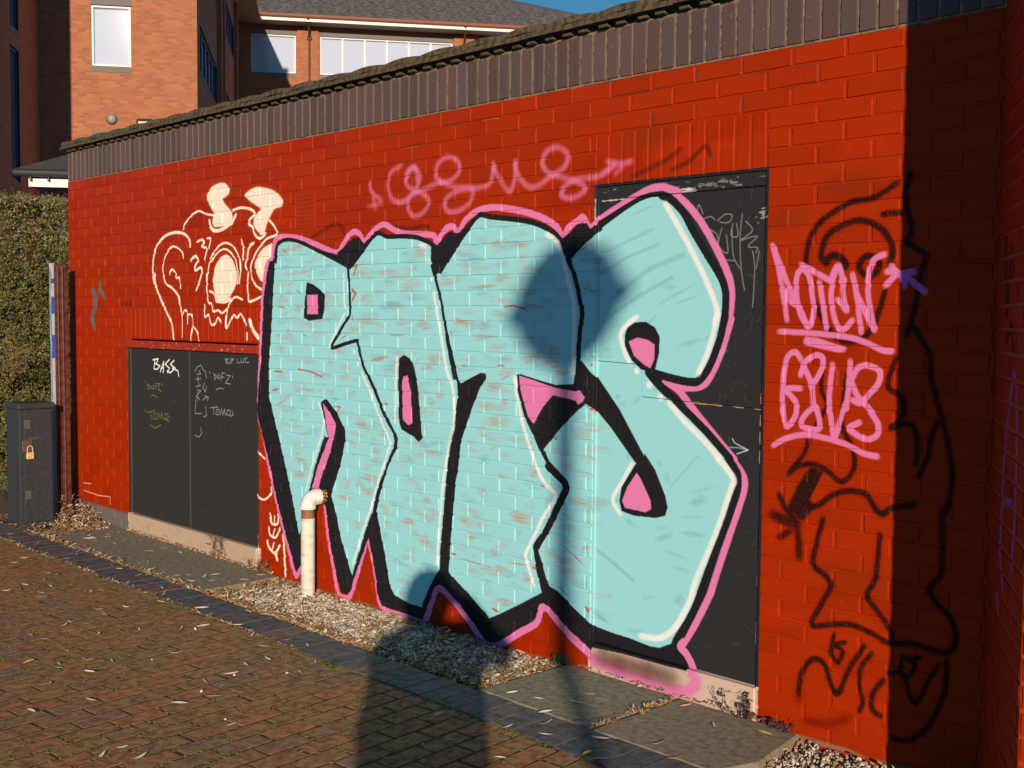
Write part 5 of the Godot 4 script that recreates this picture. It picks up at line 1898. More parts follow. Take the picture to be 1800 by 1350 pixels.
# paint strokes on the wall, wall millimetres: [F, colour, edge, 1, points] fills, [S, colour, width, softness, cover, points] strokes
const PAINT = [
["S","ink",32.5,0.8,0.3,[6739,2061,6650,2015,6564,2005,6499,1978,6433,1938,6391,1879,6378,1803,6385,1742,6423,1632,6455,1577,6487,1534,6548,1497,6619,1514,6658,1557,6679,1610,6700,1684]],
["S","ink",35,0.8,0.3,[6443,1796,6442,1834,6465,1887,6513,1917,6583,1937,6647,1921,6699,1882,6724,1824,6714,1777]],
["S","ink",37.5,0.8,0.3,[6462,1784,6467,1800,6497,1814,6534,1793,6541,1766]],
["S","ink",32.5,0.8,0.3,[6599,1786,6610,1798,6633,1808,6668,1794,6672,1757,6635,1732,6600,1759,6593,1780]],
["S","ink",30,0.8,0.3,[6680,1952,6716,1955,6758,1954]],
["S","ink",30,0.8,0.3,[6782,2093,6776,2058,6764,2013,6784,1933,6796,1886,6776,1854,6825,1819,6854,1799]],
["S","ink",32.5,0.8,0.3,[6844,1786,6829,1701,6805,1583,6786,1523]],
["S","ink",32.5,0.8,0.3,[6809,1556,6842,1510,6875,1452,6881,1374,6918,1258,6949,1149,6966,1033,6949,926,6936,918,6939,800,6936,700,6896,647,6925,599,6981,550,6997,480,6971,435,6903,434,6833,439,6754,422,6687,443,6611,459,6534,447,6439,424,6469,499,6514,586,6489,625,6440,653,6447,726,6476,838]],
["S","ink",30,0.8,0.3,[6752,1448,6719,1346,6771,1308,6786,1269,6766,1221,6738,1195,6813,1214,6839,1140,6831,1072]],
["S","ink",30,0.8,0.3,[6843,1030,6875,1103,6887,1177,6912,1231]],
["S","ink",25,0.8,0.3,[6460,1390,6454,1319,6480,1264,6450,1206,6434,1176]],
["S","ink",30,0.8,0.3,[6558,1380,6549,1289,6544,1184,6585,1118,6598,1042,6550,981,6486,1017,6422,1036,6357,1018,6321,986]],
["S","ink",27.5,0.8,0.3,[6403,1124,6389,1072,6337,1009]],
["S","ink",32.5,0.8,0.3,[6282,907,6310,856,6363,811]],
["S","ink",62.5,0.8,0.3,[6254,823,6304,809,6369,801]],
["S","ink",42.5,0.8,0.3,[6286,738,6338,771]],
["S","ink",45,0.8,0.3,[6367,784,6379,672]],
["S","ink",32.5,0.8,0.3,[6406,865,6456,885,6516,931,6588,953,6647,946,6683,902,6712,882,6751,911,6839,932]],
["S","ink",30,0.8,0.3,[6706,813,6698,695,6689,631,6661,577,6699,536,6753,470,6761,431]],
["S","ink",30,0.8,0.3,[6389,146,6399,229,6442,294,6490,294,6516,242,6541,191,6564,203,6600,297,6659,395]],
["S","ink",27.5,0.8,0.3,[6535,412,6521,337,6553,308,6568,354,6536,369,6582,389]],
["S","ink",27.5,0.8,0.3,[6689,374,6646,308,6640,236,6657,184,6643,145]],
["S","ink",30,0.8,0.3,[6736,287,6694,221,6695,165,6729,149]],
["S","ink",27.5,0.8,0.3,[6750,311,6808,324,6839,243,6867,236,6900,312,6939,388]],
["S","ink",30,0.8,0.3,[6965,407,6962,293,6911,166,6843,93,6772,81]],
["S","ink",25,0.8,0.3,[6806,392,6801,322,6836,324,6849,368,6820,382,6876,394]],
["F","ink",22,1,[6421,1010,6440,1006,6399,895,6418,881,6388,832,6336,859,6378,943]],
["S","ink",18,0.4,0.6,[6462,1008,6405,896]],
["S","ink",50,0.9,0.05,[6416,53,6513,64,6606,110]],
["S","ink",60,0.9,0.04,[6398,119,6380,151]],
["S","old",34,0.8,0.16,[5928,2228,5905,2271,5827,2219,5734,2190]],
["S","old",34,0.8,0.16,[3135,2023,3381,2092,3467,2009]],
["S","old",34,0.8,0.16,[3883,2050,3960,2040,4045,2030,4119,2041,4182,2032]],
["S","old",34,0.8,0.16,[5521,2180,5694,2228,5781,2274]],
["F","cream",14,1,[1955,2348,2004,2387,2087,2405,2169,2402,2221,2359,2180,2332,2122,2318,2157,2280,2226,2234,2254,2191,2225,2157,2132,2147,2025,2158,2038,2233,1967,2311]],
["F","cream",14,1,[2418,2316,2484,2340,2571,2348,2729,2317,2822,2260,2811,2232,2739,2220,2687,2172,2655,2140,2623,2079,2580,2081,2516,2141,2549,2186,2602,2223,2495,2276]],
["F","cream",8,1,[2176,1956,2106,1934,2046,1875,2021,1808,2032,1747,2067,1680,2127,1667,2209,1691,2278,1744,2307,1815,2280,1893,2223,1942]],
["F","cream",14,1,[2707,2001,2622,1975,2547,1915,2535,1868,2589,1798,2621,1797,2643,1871,2706,1921]],
["S","cream",19.5,0.5,0.6,[1627,2144,1653,2181,1743,2232,1844,2254,1929,2231,2038,2215]],
["S","cream",22.5,0.5,0.6,[2260,2232,2362,2243,2473,2228,2527,2196,2472,2167,2456,2139,2505,2113,2515,2078,2569,2046,2623,2056,2644,2072]],
["S","cream",21,0.5,0.6,[2687,2147,2739,2113,2769,2060,2654,2037,2547,1967,2481,1887,2486,1811,2535,1758,2610,1728]],
["S","cream",30,0.5,0.6,[1977,2188,1989,2145,2037,2118,2131,2120,2248,2156,2305,2206]],
["S","cream",27,0.5,0.6,[1340,1645,1245,1757,1198,1843,1200,1942,1250,2045,1375,2111,1522,2130,1652,2112,1715,2065,1721,2027]],
["S","cream",19.5,0.5,0.6,[1630,1955,1612,1993,1534,2031,1454,2031,1386,1982,1344,1918,1350,1833,1383,1787,1476,1754,1555,1695,1574,1644]],
["S","cream",19.5,0.5,0.6,[1431,1851,1465,1883,1518,1862,1530,1824,1570,1823,1588,1752]],
["S","cream",21,0.5,0.6,[1816,2054,1878,2067,1902,2045,1878,2021,1939,2006,1913,1933]],
["S","cream",19.5,0.5,0.6,[1940,2074,1988,2066,1963,2005]],
["S","cream",25.5,0.5,0.6,[1726,1933,1790,1962,1827,1936,1789,1900,1788,1869,1863,1885,1869,1836,1799,1737]],
["S","cream",19.5,0.5,0.6,[1935,1736,1955,1859,1999,1949,2083,2013,2177,2034,2269,2006,2337,1939,2353,1849,2335,1773]],
["S","cream",18,0.5,0.6,[1992,1919,2083,1977,2165,1995,2246,1965,2303,1910,2324,1820,2313,1773]],
["S","cream",22.5,0.5,0.6,[2366,2049,2388,2002,2393,1966,2382,1919]],
["S","cream",25.5,0.5,0.6,[2515,2020,2460,1999,2437,1935,2415,1889,2431,1859]],
["S","cream",21,0.5,0.6,[2448,1841,2436,1760,2446,1689,2468,1660,2610,1694]],
["S","cream",27,0.5,0.6,[1219,1862,1245,1763,1340,1645,1459,1515,1484,1406]],
["S","cream",19.5,0.5,0.6,[1350,1846,1383,1787,1476,1754,1555,1708,1580,1638,1605,1548,1603,1421]],
["S","cream",18,0.5,0.6,[1605,1568,1645,1606,1683,1581,1682,1517,1683,1568,1734,1574,1752,1518,1732,1461,1719,1401]],
["S","cream",18,0.5,0.6,[1758,1499,1808,1462,1826,1403]],
["S","cream",19.5,0.5,0.6,[1937,1847,1941,1723,1959,1656,1995,1649,2019,1600,2079,1606,2126,1588,2185,1613,2243,1667,2301,1690,2380,1672]],
["S","cream",19.5,0.5,0.6,[1910,1643,1909,1563,1958,1575,1993,1514,2042,1521,2078,1558,2113,1527]],
["S","cream",19.5,0.5,0.6,[2196,1607,2172,1540,2183,1492,2242,1553,2277,1577,2311,1559,2356,1583,2423,1513]],
["S","cream",39,0.5,0.6,[2456,1548,2500,1484,2565,1433]],
["S","cream",27,0.5,0.6,[2428,1465,2428,1424]],
["S","cream",33,0.5,0.6,[2055,1667,2162,1661,2232,1679]],
["S","cream",22.5,0.5,0.6,[1972,1729,2020,1717,2055,1674]],
["S","cream",18,0.5,0.6,[2534,738,2631,697]],
["S","cream",19.5,0.5,0.6,[2526,460,2617,442,2694,487,2701,529]],
["S","cream",21,0.5,0.6,[2687,366,2700,308,2769,314,2776,374]],
["S","cream",21,0.5,0.6,[2667,279,2686,233,2750,228,2794,290]],
["S","cream",24,0.5,0.6,[2654,193,2673,153,2737,128,2794,185]],
["S","cream",27,0.5,0.6,[2831,253,2843,130,2855,7]],
["S","cream",33,0.5,0.6,[2743,129,2768,91]],
["S","cream",18,0.5,0.6,[2734,310,2732,358]],
["S","cream",18,0.5,0.6,[2718,234,2736,278]],
["S","cream",19.5,0.5,0.6,[2705,141,2728,190]],
["S","cream",21,0.5,0.6,[2537,211,2556,100]],
["S","pink",54,0.9,0.17,[3684,2304,3701,2247,3785,2195]],
["S","pink",54,0.9,0.17,[3668,2167,3793,2180]],
["S","pink",54,0.9,0.17,[3710,2236,3735,2148]],
["S","pink",54,0.9,0.17,[3961,2366,3866,2334,3842,2266,3874,2199,3947,2172,4002,2186,4087,2224]],
["S","pink",54,0.9,0.17,[3993,2284,4055,2352,4109,2290,4064,2230,3993,2270,4009,2332,4071,2336,4086,2267]],
["S","pink",54,0.9,0.17,[4087,2224,4178,2174,4148,2118,4064,2094,4010,2141,4033,2203,4132,2225,4252,2250,4339,2252,4410,2293,4403,2345,4324,2376,4251,2345,4234,2284,4296,2246,4397,2220,4509,2207,4496,2143,4412,2102,4326,2105,4304,2156,4383,2197,4523,2204,4632,2216,4658,2277,4657,2315]],
["S","pink",54,0.9,0.17,[4657,2306,4704,2233,4777,2169,4808,2238,4807,2308]],
["S","pink",54,0.9,0.17,[4807,2308,4833,2236,4897,2185,4965,2183,5038,2219,5132,2258,5143,2312,5083,2347,5012,2333,4988,2283,5025,2237,5097,2214,5214,2179,5255,2143,5181,2113,5110,2128,5133,2169,5214,2195,5327,2195,5381,2216,5424,2238]],
["S","pink",54,0.9,0.17,[5381,2256,5456,2240,5520,2244]],
["S","pink",54,0.9,0.17,[5425,2196,5467,2224]],
["S","pink",31,0.5,0.45,[6228,1861,6253,1790,6278,1688,6301,1573]],
["S","pink",31,0.5,0.45,[6231,1858,6273,1773,6307,1699,6354,1621,6387,1560]],
["S","pink",31,0.5,0.45,[6298,1688,6305,1654,6335,1632]],
["S","pink",31,0.5,0.45,[6384,1557,6354,1610,6338,1688,6341,1743,6363,1768,6389,1742,6406,1676,6416,1610,6401,1555,6384,1554]],
["S","pink",31,0.5,0.45,[6356,1784,6407,1758,6476,1724]],
["S","pink",31,0.5,0.45,[6436,1719,6450,1654,6462,1588,6470,1544]],
["S","pink",31,0.5,0.45,[6482,1719,6510,1777,6533,1726]],
["S","pink",31,0.5,0.45,[6527,1718,6539,1723,6533,1712]],
["S","pink",31,0.5,0.45,[6508,1775,6489,1708,6490,1632,6514,1556,6541,1543,6576,1578]],
["S","pink",31,0.5,0.45,[6511,1653,6551,1610]],
["S","pink",31,0.5,0.45,[6530,1718,6538,1653,6552,1610]],
["S","pink",31,0.5,0.45,[6571,1744,6591,1658,6611,1530]],
["S","pink",31,0.5,0.45,[6591,1669,6625,1605,6661,1542]],
["S","pink",31,0.5,0.45,[6664,1542,6640,1631,6633,1716,6651,1789,6696,1811]],
["S","pink",31,0.5,0.45,[6703,1749,6743,1745,6699,1699]],
["S","pink",31,0.5,0.45,[6719,1772,6748,1740]],
["S","pink",31,0.5,0.45,[6266,1531,6394,1527,6524,1518,6607,1504,6695,1471,6734,1467]],
["S","pink",31,0.5,0.45,[6383,1502,6445,1495,6513,1475,6543,1470]],
["S","pink",31,0.5,0.45,[6383,1491,6458,1479,6525,1467]],
["S","pink",31,0.5,0.45,[6366,1426,6342,1454,6308,1436,6293,1379,6288,1294,6292,1221,6293,1230,6308,1168,6340,1199,6352,1233,6346,1267,6328,1285,6304,1312,6368,1318]],
["S","pink",31,0.5,0.45,[6364,1365,6373,1393,6385,1419,6428,1445,6459,1435,6455,1396,6430,1351,6406,1328]],
["S","pink",31,0.5,0.45,[6372,1404,6395,1372,6416,1323,6424,1257,6433,1250,6450,1206,6448,1170,6410,1167,6372,1179,6390,1219,6430,1255]],
["S","pink",31,0.5,0.45,[6499,1414,6491,1332,6488,1250,6496,1226,6507,1161,6519,1151,6533,1201,6555,1268,6558,1254,6566,1336,6571,1430]],
["S","pink",31,0.5,0.45,[6579,1363,6604,1405,6645,1413,6688,1394,6684,1352,6651,1313,6617,1277,6584,1286]],
["S","pink",31,0.5,0.45,[6576,1358,6601,1305,6649,1260,6661,1242,6688,1202,6682,1164,6641,1147,6584,1170,6575,1185,6616,1207]],
["S","pink",31,0.5,0.45,[6251,1090,6309,1123,6386,1143,6467,1139,6559,1122,6631,1095,6689,1087]],
["S","pinkd",30,0.4,0.5,[6851,1675,6779,1728,6758,1739,6807,1747]],
["S","pinkd",30,0.4,0.5,[6765,1735,6773,1695]],
["S","grey",8,0.4,0.4,[5860,2010,5871,2039,5892,1999]],
["S","grey",8,0.4,0.4,[5884,1977,5928,1988,5951,1973]],
["S","grey",8,0.4,0.4,[5962,1968,6000,1993,6033,1986,6017,1960,5973,1963]],
["S","grey",8,0.4,0.4,[5924,1938,5963,1913,5965,1859]],
["S","grey",8,0.4,0.4,[5985,1940,5970,1872,6015,1839,6007,1911]],
["S","grey",8,0.4,0.4,[6039,1955,6029,1910,6062,1904,6055,1954]],
["S","grey",8,0.4,0.4,[6081,1992,6073,1891,6081,1775,6099,1689]],
["S","grey",8,0.4,0.4,[6098,1960,6130,1923,6073,1886]],
["S","grey",8,0.4,0.4,[6073,1886,6152,1900,6111,1862,6153,1856,6148,1835]],
["S","grey",8,0.4,0.4,[6034,1937,6042,1829,6076,1775]],
["S","grey",8,0.4,0.4,[6132,1844,6144,1773,6138,1623]],
["S","grey",8,0.4,0.4,[6164,1843,6150,1773]],
["S","grey",8,0.4,0.4,[5993,1813,6053,1807]],
["S","blue",8,0.3,0.6,[6033,1064,6082,1067,6125,1061]],
["S","pale",6,0.3,0.5,[6054,1102,6065,1085,6130,1061,6077,1041]],
["S","white",12,0.2,0.9,[1191,1264,1176,1195]],
["S","white",12,0.2,0.9,[1160,1257,1239,1267,1210,1231,1186,1228]],
["S","white",12,0.2,0.9,[1207,1231,1263,1218,1226,1194,1176,1193]],
["S","white",12,0.2,0.9,[1269,1177,1319,1251,1311,1172]],
["S","white",12,0.2,0.9,[1277,1200,1318,1209]],
["S","white",12,0.2,0.9,[1401,1267,1339,1232,1400,1208,1375,1175]],
["S","white",12,0.2,0.9,[1468,1263,1414,1235,1481,1211,1413,1176,1366,1187]],
["S","white",12,0.2,0.9,[1441,1210,1520,1193,1533,1158]],
["S","olive",8,0.2,0.8,[1077,1085,1083,1043]],
["S","olive",8,0.2,0.8,[1070,1082,1120,1070,1083,1042]],
["S","olive",8,0.2,0.8,[1148,1079,1133,1051,1169,1056,1169,1083]],
["S","olive",8,0.2,0.8,[1190,1047,1198,1091,1226,1092]],
["S","olive",8,0.2,0.8,[1190,1071,1226,1076]],
["S","olive",8,0.2,0.8,[1233,1089,1261,1094,1232,1056,1281,1039]],
["S","olive",8,0.2,0.8,[1041,1100,1048,1091]],
["S","olive",8,0.2,0.8,[1289,1095,1297,1082]],
["S","olive",8,0.2,0.8,[1125,1004,1175,1008,1224,997]],
["S","olive",8,0.2,0.8,[1058,878,1187,900]],
["S","olive",8,0.2,0.8,[1116,889,1129,836]],
["S","olive",8,0.2,0.8,[1167,881,1158,841,1197,841,1204,881,1167,881]],
["S","olive",8,0.2,0.8,[1220,840,1238,889,1262,848,1285,892,1301,845]],
["S","olive",8,0.2,0.8,[1332,890,1320,852,1364,855,1365,889,1332,890]],
["S","olive",8,0.2,0.8,[1320,852,1391,838]],
["S","olive",8,0.2,0.8,[1114,794,1185,776,1269,806]],
["S","olive",8,0.2,0.8,[1030,897,1044,882]],
["S","olive",8,0.2,0.8,[1381,880,1397,861]],
["S","grey2",8,0.2,0.7,[2002,1191,2013,1157]],
["S","grey2",8,0.2,0.7,[1990,1193,2038,1180,2007,1154]],
["S","grey2",8,0.2,0.7,[2056,1196,2050,1165,2074,1166,2074,1194]],
["S","grey2",8,0.2,0.7,[2091,1151,2104,1204,2139,1202]],
["S","grey2",8,0.2,0.7,[2092,1173,2127,1178]],
["S","grey2",8,0.2,0.7,[2157,1191,2204,1190,2145,1139,2209,1136]],
["S","grey2",8,0.2,0.7,[1941,1207,1951,1192]],
["S","grey2",8,0.2,0.7,[2227,1191,2238,1176]],
["S","grey2",8,0.2,0.7,[2025,1090,2073,1103,2121,1100]],
["S","grey2",8,0.2,0.7,[2152,1297,2158,1264]],
["S","grey2",8,0.2,0.7,[2140,1294,2181,1295,2152,1279,2193,1265]],
["S","grey2",8,0.2,0.7,[2205,1302,2204,1269]],
["S","grey2",8,0.2,0.7,[2222,1266,2222,1299,2251,1297,2222,1281]],
["S","grey2",8,0.2,0.7,[2291,1299,2291,1275,2325,1276]],
["S","grey2",8,0.2,0.7,[2337,1303,2337,1279,2365,1280,2371,1307]],
["S","grey2",8,0.2,0.7,[2410,1308,2382,1301,2387,1281,2432,1282]],
["S","grey2",8,0.2,0.7,[1754,1196,1780,1229,1830,1243,1855,1219,1892,1202,1904,1162]],
["S","grey2",8,0.2,0.7,[1779,1181,1829,1184,1805,1208]],
["S","grey2",8,0.2,0.7,[1766,1146,1829,1155]],
["S","grey2",8,0.2,0.7,[1791,1166,1803,1104,1765,1096,1828,1111]],
["S","grey2",8,0.2,0.7,[1878,1126,1853,1094,1890,1070,1903,1109]],
["S","grey2",8,0.2,0.7,[1778,1077,1828,1073,1764,1032,1815,1016]],
["S","grey2",8,0.2,0.7,[1790,1065,1777,1004]],
["S","grey2",8,0.2,0.7,[1877,1045,1927,1035,1914,1012]],
["S","grey2",8,0.2,0.7,[1764,1007,1750,917,1838,923]],
["S","grey2",8,0.2,0.7,[1852,1012,1914,1041]],
["S","grey2",8,0.2,0.7,[1889,976,1901,915,1863,900]],
["S","grey2",8,0.2,0.7,[1748,771,1799,762,1837,790,1825,827]],
["S","grey2",8,0.2,0.7,[1950,968,2048,980]],
["S","grey2",8,0.2,0.7,[1999,971,1994,927]],
["S","grey2",8,0.2,0.7,[2031,963,2023,928,2057,928,2067,963,2031,963]],
["S","grey2",8,0.2,0.7,[2078,929,2095,969,2112,931,2133,972,2142,928]],
["S","grey2",8,0.2,0.7,[2166,967,2157,934,2199,937,2204,967,2166,967]],
["S","grey2",8,0.2,0.7,[2201,929,2241,940,2225,967]],
["S","dgrey",6,0.2,0.7,[1949,868,1919,816,1960,769,1997,822,1961,863]],
["S","dgrey",6,0.2,0.7,[2046,869,2017,823,2045,782]],
["S","dgrey",6,0.2,0.7,[2118,880,2093,792]],
["S","dgrey",6,0.2,0.7,[2224,888,2165,859,2212,826,2164,786]],
["S","dgrey",6,0.2,0.7,[2247,853,2293,854]],
["S","ink",5,0.2,0.8,[705,1674,719,1636,750,1667]],
["S","ink",5,0.2,0.8,[780,1636,789,1669,819,1653,780,1636]],
["S","ink",5,0.2,0.8,[840,1666,870,1669,840,1642,875,1642]],
["S","slate",88.4,0.3,0.5,[230,1755,277,1683,259,1611]],
["S","slate",67.6,0.3,0.5,[226,1597,207,1539,255,1468]],
["S","slate",57.2,0.3,0.5,[362,1810,345,1768,424,1703]],
["S","chalk",16,0.8,0.1,[131,605,147,548]],
["S","chalk",12,0.8,0.1,[333,1938,338,1881]],
["S","chalk",12,0.8,0.1,[447,1977,439,1935]],
["S","chalk",10,0.8,0.1,[482,1499,491,1471]],
["S","chalk",20,0.8,0.1,[253,178,259,135]],
["S","chalk",16,0.8,0.1,[820,1420,849,1393]],
["S","chalk",9,0.3,0.6,[19,262,156,270]],
["S","chalk",9,0.3,0.6,[17,203,287,194,482,206]],
["S","chalk",9,0.3,0.6,[482,206,487,149]],
["S","chalk",50,0.95,0.02,[6533,2138,6534,2077]],
["S","chalk",30,0.95,0.02,[6408,2142,6533,2145]],
["S","chalk",40,0.95,0.02,[6298,1995,6308,1938]],
["S","pink",40,0.4,0.6,[2536,1042,2557,1170,2577,1276,2577,1255,2591,1485,2605,1659,2638,1818,2664,1886,2715,1919,2728,1966,2747,2020,2815,2044,2972,2033,3089,2009,3226,1971,3381,1930,3435,1972,3498,2026,3562,2039,3608,2009,3624,1977,3725,2040,3805,2066,3883,2038,3979,2010,4209,1991,4237,1952,4298,2007,4350,2027,4316,2021,4366,2026,4411,1995,4460,2054,4546,2092,4651,2103,4773,2089,4912,2060,5018,2023,5084,1986,5126,1938,5157,1983,5211,2006,5246,2021,5282,1973,5325,1997,5343,2011,5428,2051,5554,2100,5615,2120,5682,2124,5766,2097]],
["S","pink",40,0.4,0.6,[5730,2097,5796,2056,5855,2001,5913,1929,5971,1841,6011,1772,6034,1713,6038,1645,6027,1555,6037,1578,6017,1509,5981,1417,5938,1338,5899,1304,5824,1293,5753,1301,5711,1318,5753,1297,5789,1275,5861,1204,5931,1139,6061,1021,6045,1028,6100,970,6117,931,6108,876,6068,761,6016,615,5974,492,5958,447,5892,321,5836,232,5812,208,5842,186,5873,149,5888,110]],
["S","pink",40,0.4,0.6,[5323,62,5247,98,5190,128,5025,227,4982,146,4856,66,4725,-17,4630,-28,4532,38,4402,129,4276,184,4217,94,4164,-6,3991,-15,3793,0,3742,163,3673,352,3639,286,3586,169,3512,8,3458,-15,3392,6,3348,143,3303,288,3275,416,3270,488]],
["S","pink",40,0.4,0.6,[3031,132,2965,26,2880,191,2782,400,2732,519,2676,653,2607,857,2542,965]],
["S","pink",70,0.5,0.3,[5914,101,5909,72,5869,31,5781,17,5626,24,5465,32,5351,47,5323,54]],
["S","ink",130,0.9,0.14,[5371,72,5497,70,5657,71,5797,69]],
["F","black",5,1,[2583,1241,2604,1451,2625,1694,2664,1831,2689,1899,2727,1901,2746,1945,2771,2005,2839,2029,2960,2024,3066,1996,3226,1945,3381,1917,3456,1959,3530,2003,3582,2004,3634,1967,3735,2030,3835,2008,4091,1990,4210,1953,4246,1934,4333,1996,4338,1998,4405,1988,4460,2018,4556,2078,4641,2065,4864,2039,4990,2008,5065,1974,5121,1931,5167,1956,5211,1993,5264,1994,5287,1966,5326,1981,5337,2002,5479,2062,5567,2095,5640,2101,5725,2091,5785,2038,5826,1984,5868,1909,5932,1819,5989,1745,6024,1677,6022,1623,6016,1555,6015,1577,5995,1495,5958,1412,5915,1341,5876,1313,5789,1312,5705,1325,5681,1317,5754,1263,5902,1146,6045,1019,6045,1024,6090,974,6101,934,6092,874,6051,759,5999,636,5951,488,5935,447,5880,337,5835,252,5810,203,5837,175,5859,120,5748,117,5529,118,5336,107,5330,95,5319,71,5189,135,5043,203,5018,225,4994,221,4976,141,4856,71,4725,-8,4616,-31,4532,28,4402,129,4276,184,4224,125,4164,-6,3991,1,3802,6,3759,61,3752,134,3690,332,3675,364,3639,292,3533,96,3512,34,3469,7,3425,12,3381,96,3315,289,3275,482,3247,511,3190,498,3085,290,3031,119,2971,54,2893,193,2782,420,2739,520,2676,688,2542,972,2529,1013,2563,1135,2583,1276]],
["F","teal",3,1,[2768,1998,2851,2019,2948,2013,3066,1985,3226,1934,3381,1884,3483,1846,3490,1813,3499,1687,3499,1586,3467,1548,3331,1399,3563,1439,3578,1417,3636,1281,3687,1215,3819,1025,3908,934,3903,884,3860,795,3771,637,3710,505,3659,416,3597,280,3526,124,3480,210,3425,312,3381,436,3331,548,3337,581,3414,726,3463,872,3463,936,3381,1033,3292,1096,3264,1101,3225,1079,3259,973,3298,884,3259,881,3179,736,3109,568,3032,330,3002,278,2948,441,2918,526,2821,763,2678,1085,2680,1279,2713,1556,2733,1761,2746,1877,2755,1945]],
["F","teal",3,1,[3497,1841,3644,1942,3750,2011,3835,1996,4091,1978,4201,1945,4197,1867,4220,1797,4265,1693,4338,1452,4382,1322,4356,1395,4409,1254,4414,1175,4393,1082,4351,946,4335,788,4322,700,4298,492,4281,342,4277,283,4223,214,4151,94,4142,59,4038,61,3912,81,3873,123,3832,260,3792,390,3751,516,3771,575,3771,587,3860,789,3928,874,3937,930,3839,1032,3738,1168,3626,1306,3584,1443,3337,1396,3467,1542,3515,1586,3510,1687,3499,1813]],
["F","teal",3,1,[4557,2064,4641,2050,4864,2020,4971,1994,5066,1953,5122,1903,5150,1844,5197,1764,5235,1645,5244,1592,5236,1533,5224,1447,5223,1288,5216,1278,5086,1269,4953,1290,4839,1306,4832,1301,4840,1225,4888,1104,4950,1018,4988,957,5055,878,5136,813,5136,792,5101,736,5008,569,4953,502,4954,475,4974,397,5012,293,4892,225,4768,158,4656,102,4639,116,4513,190,4401,251,4348,277,4356,354,4372,531,4396,737,4413,796,4437,953,4504,1101,4577,1234,4618,1280,4610,1302,4577,1301,4435,1244,4409,1254,4356,1395,4293,1555,4243,1790,4283,1804,4395,1926,4460,1992]],
["F","teal",3,1,[5169,1858,5257,1921,5337,1967,5479,2038,5567,2075,5640,2092,5707,2071,5773,2011,5816,1948,5904,1843,5973,1745,5999,1677,5998,1600,5993,1577,5963,1463,5914,1374,5875,1330,5788,1331,5656,1350,5631,1339,5724,1267,5814,1201,5932,1111,6034,1023,6012,1035,6057,988,6074,945,6065,880,5998,682,5917,482,5867,382,5805,265,5764,208,5704,178,5655,174,5540,185,5436,189,5348,197,5314,210,5187,275,5180,284,5115,320,5064,332,5049,351,5018,426,4987,486,5009,516,5045,569,5144,730,5179,797,5171,838,5106,878,5055,915,5017,965,5039,993,5139,1090,5270,1194,5239,1369,5227,1470,5236,1572,5253,1605,5235,1645,5197,1764,5159,1844]],
["M"],
["S","streak",22,1,0.05,[5493,2013,5653,2055]],
["S","streak",26,1,0.05,[5385,1871,5532,1919,5637,1952]],
["S","streak",24,1,0.06,[5341,1773,5496,1838,5669,1889]],
["S","streak",40,1,0.06,[5435,1682,5622,1786,5800,1842]],
["S","streak",30,1,0.06,[5404,1588,5562,1671,5744,1750]],
["S","streak",26,1,0.05,[5650,1628,5861,1720]],
["S","streak",20,1,0.05,[5734,1632,5890,1673]],
["S","streak",28,1,0.07,[5342,545,5457,492,5561,439]],
["S","streak",34,1,0.07,[5802,687,5935,692]],
["S","streak",30,1,0.04,[5708,601,5863,577]],
["S","streak",40,1,0.03,[5764,537,5858,529]],
["S","streak",18,1,0.04,[5744,871,5820,946,5888,1019]],
["S","streak",18,1,0.06,[5851,859,5981,898]],
["S","streak",20,1,0.04,[5801,751,5917,766]],
["S","streak",60,1,0.05,[5725,931,5732,889]],
["S","streak",40,1,0.05,[5676,975,5700,953]],
["S","streak",40,1,0.05,[5768,1458,5906,1498]],
["S","streak",34,1,0.07,[5437,1227,5469,1243]],
["S","streak",40,1,0.05,[5457,1198,5495,1210]],
["S","streak",50,1,0.08,[5506,988,5532,976]],
["S","streak",26,1,0.09,[5327,260,5422,222]],
["S","streak",34,1,0.05,[5514,215,5622,232]],
["S","streak",26,1,0.05,[5413,358,5440,342]],
["S","streak",26,1,0.05,[5607,393,5625,391]],
["S","streak",20,1,0.06,[5602,1541,5663,1594]],
["S","streak",34,1,0.03,[5499,694,5569,679]],
["S","streak",28,1,0.03,[5663,677,5742,702]],
["S","rust",14,0.7,0.3,[2833,1969,2875,1951]],
["S","rust",20,0.7,0.25,[3536,1849,3567,1855,3536,1799]],
["S","rust",24,0.7,0.35,[3525,1724,3552,1699,3525,1662]],
["S","rust",16,0.7,0.2,[3526,1586,3531,1548]],
["S","rust",16,0.7,0.2,[3413,1445,3478,1472]],
["S","rust",10,0.7,0.25,[2971,1731,3030,1700]],
["S","rust",8,0.7,0.2,[3088,1815,3135,1794]],
["S","rust",16,0.7,0.2,[2769,1631,2862,1621]],
["S","rust",16,0.7,0.2,[3041,1468,3082,1456]],
["S","rust",8,0.7,0.2,[2762,1460,2818,1454]],
["S","rust",20,0.7,0.3,[2724,1239,2836,1240]],
["S","rust",15,0.7,0.3,[2993,1263,3134,1249,3236,1227]],
["S","rust",24,0.7,0.25,[2704,1121,2798,1136]],
["S","rust",12,0.7,0.15,[2735,1022,2872,1082]],
["S","rust",14,0.7,0.4,[3359,1064,3414,1064,3392,1040]],
["S","rust",18,0.7,0.4,[3814,1111,3844,1103]],
["S","rust",28,0.7,0.12,[3687,1333,3857,1363]],
["S","rust",16,0.7,0.12,[3837,1478,3992,1475]],
["S","rust",12,0.7,0.25,[4346,1509,4368,1481]],
["S","rust",16,0.7,0.3,[4690,1343,4753,1344]],
["S","rust",16,0.7,0.25,[4442,1334,4464,1333]],
["S","rust",14,0.7,0.4,[5075,1025,5104,1020]],
["S","rust",12,0.7,0.15,[4715,1274,4793,1304]],
["S","rust",16,0.7,0.4,[5297,1366,5314,1371]],
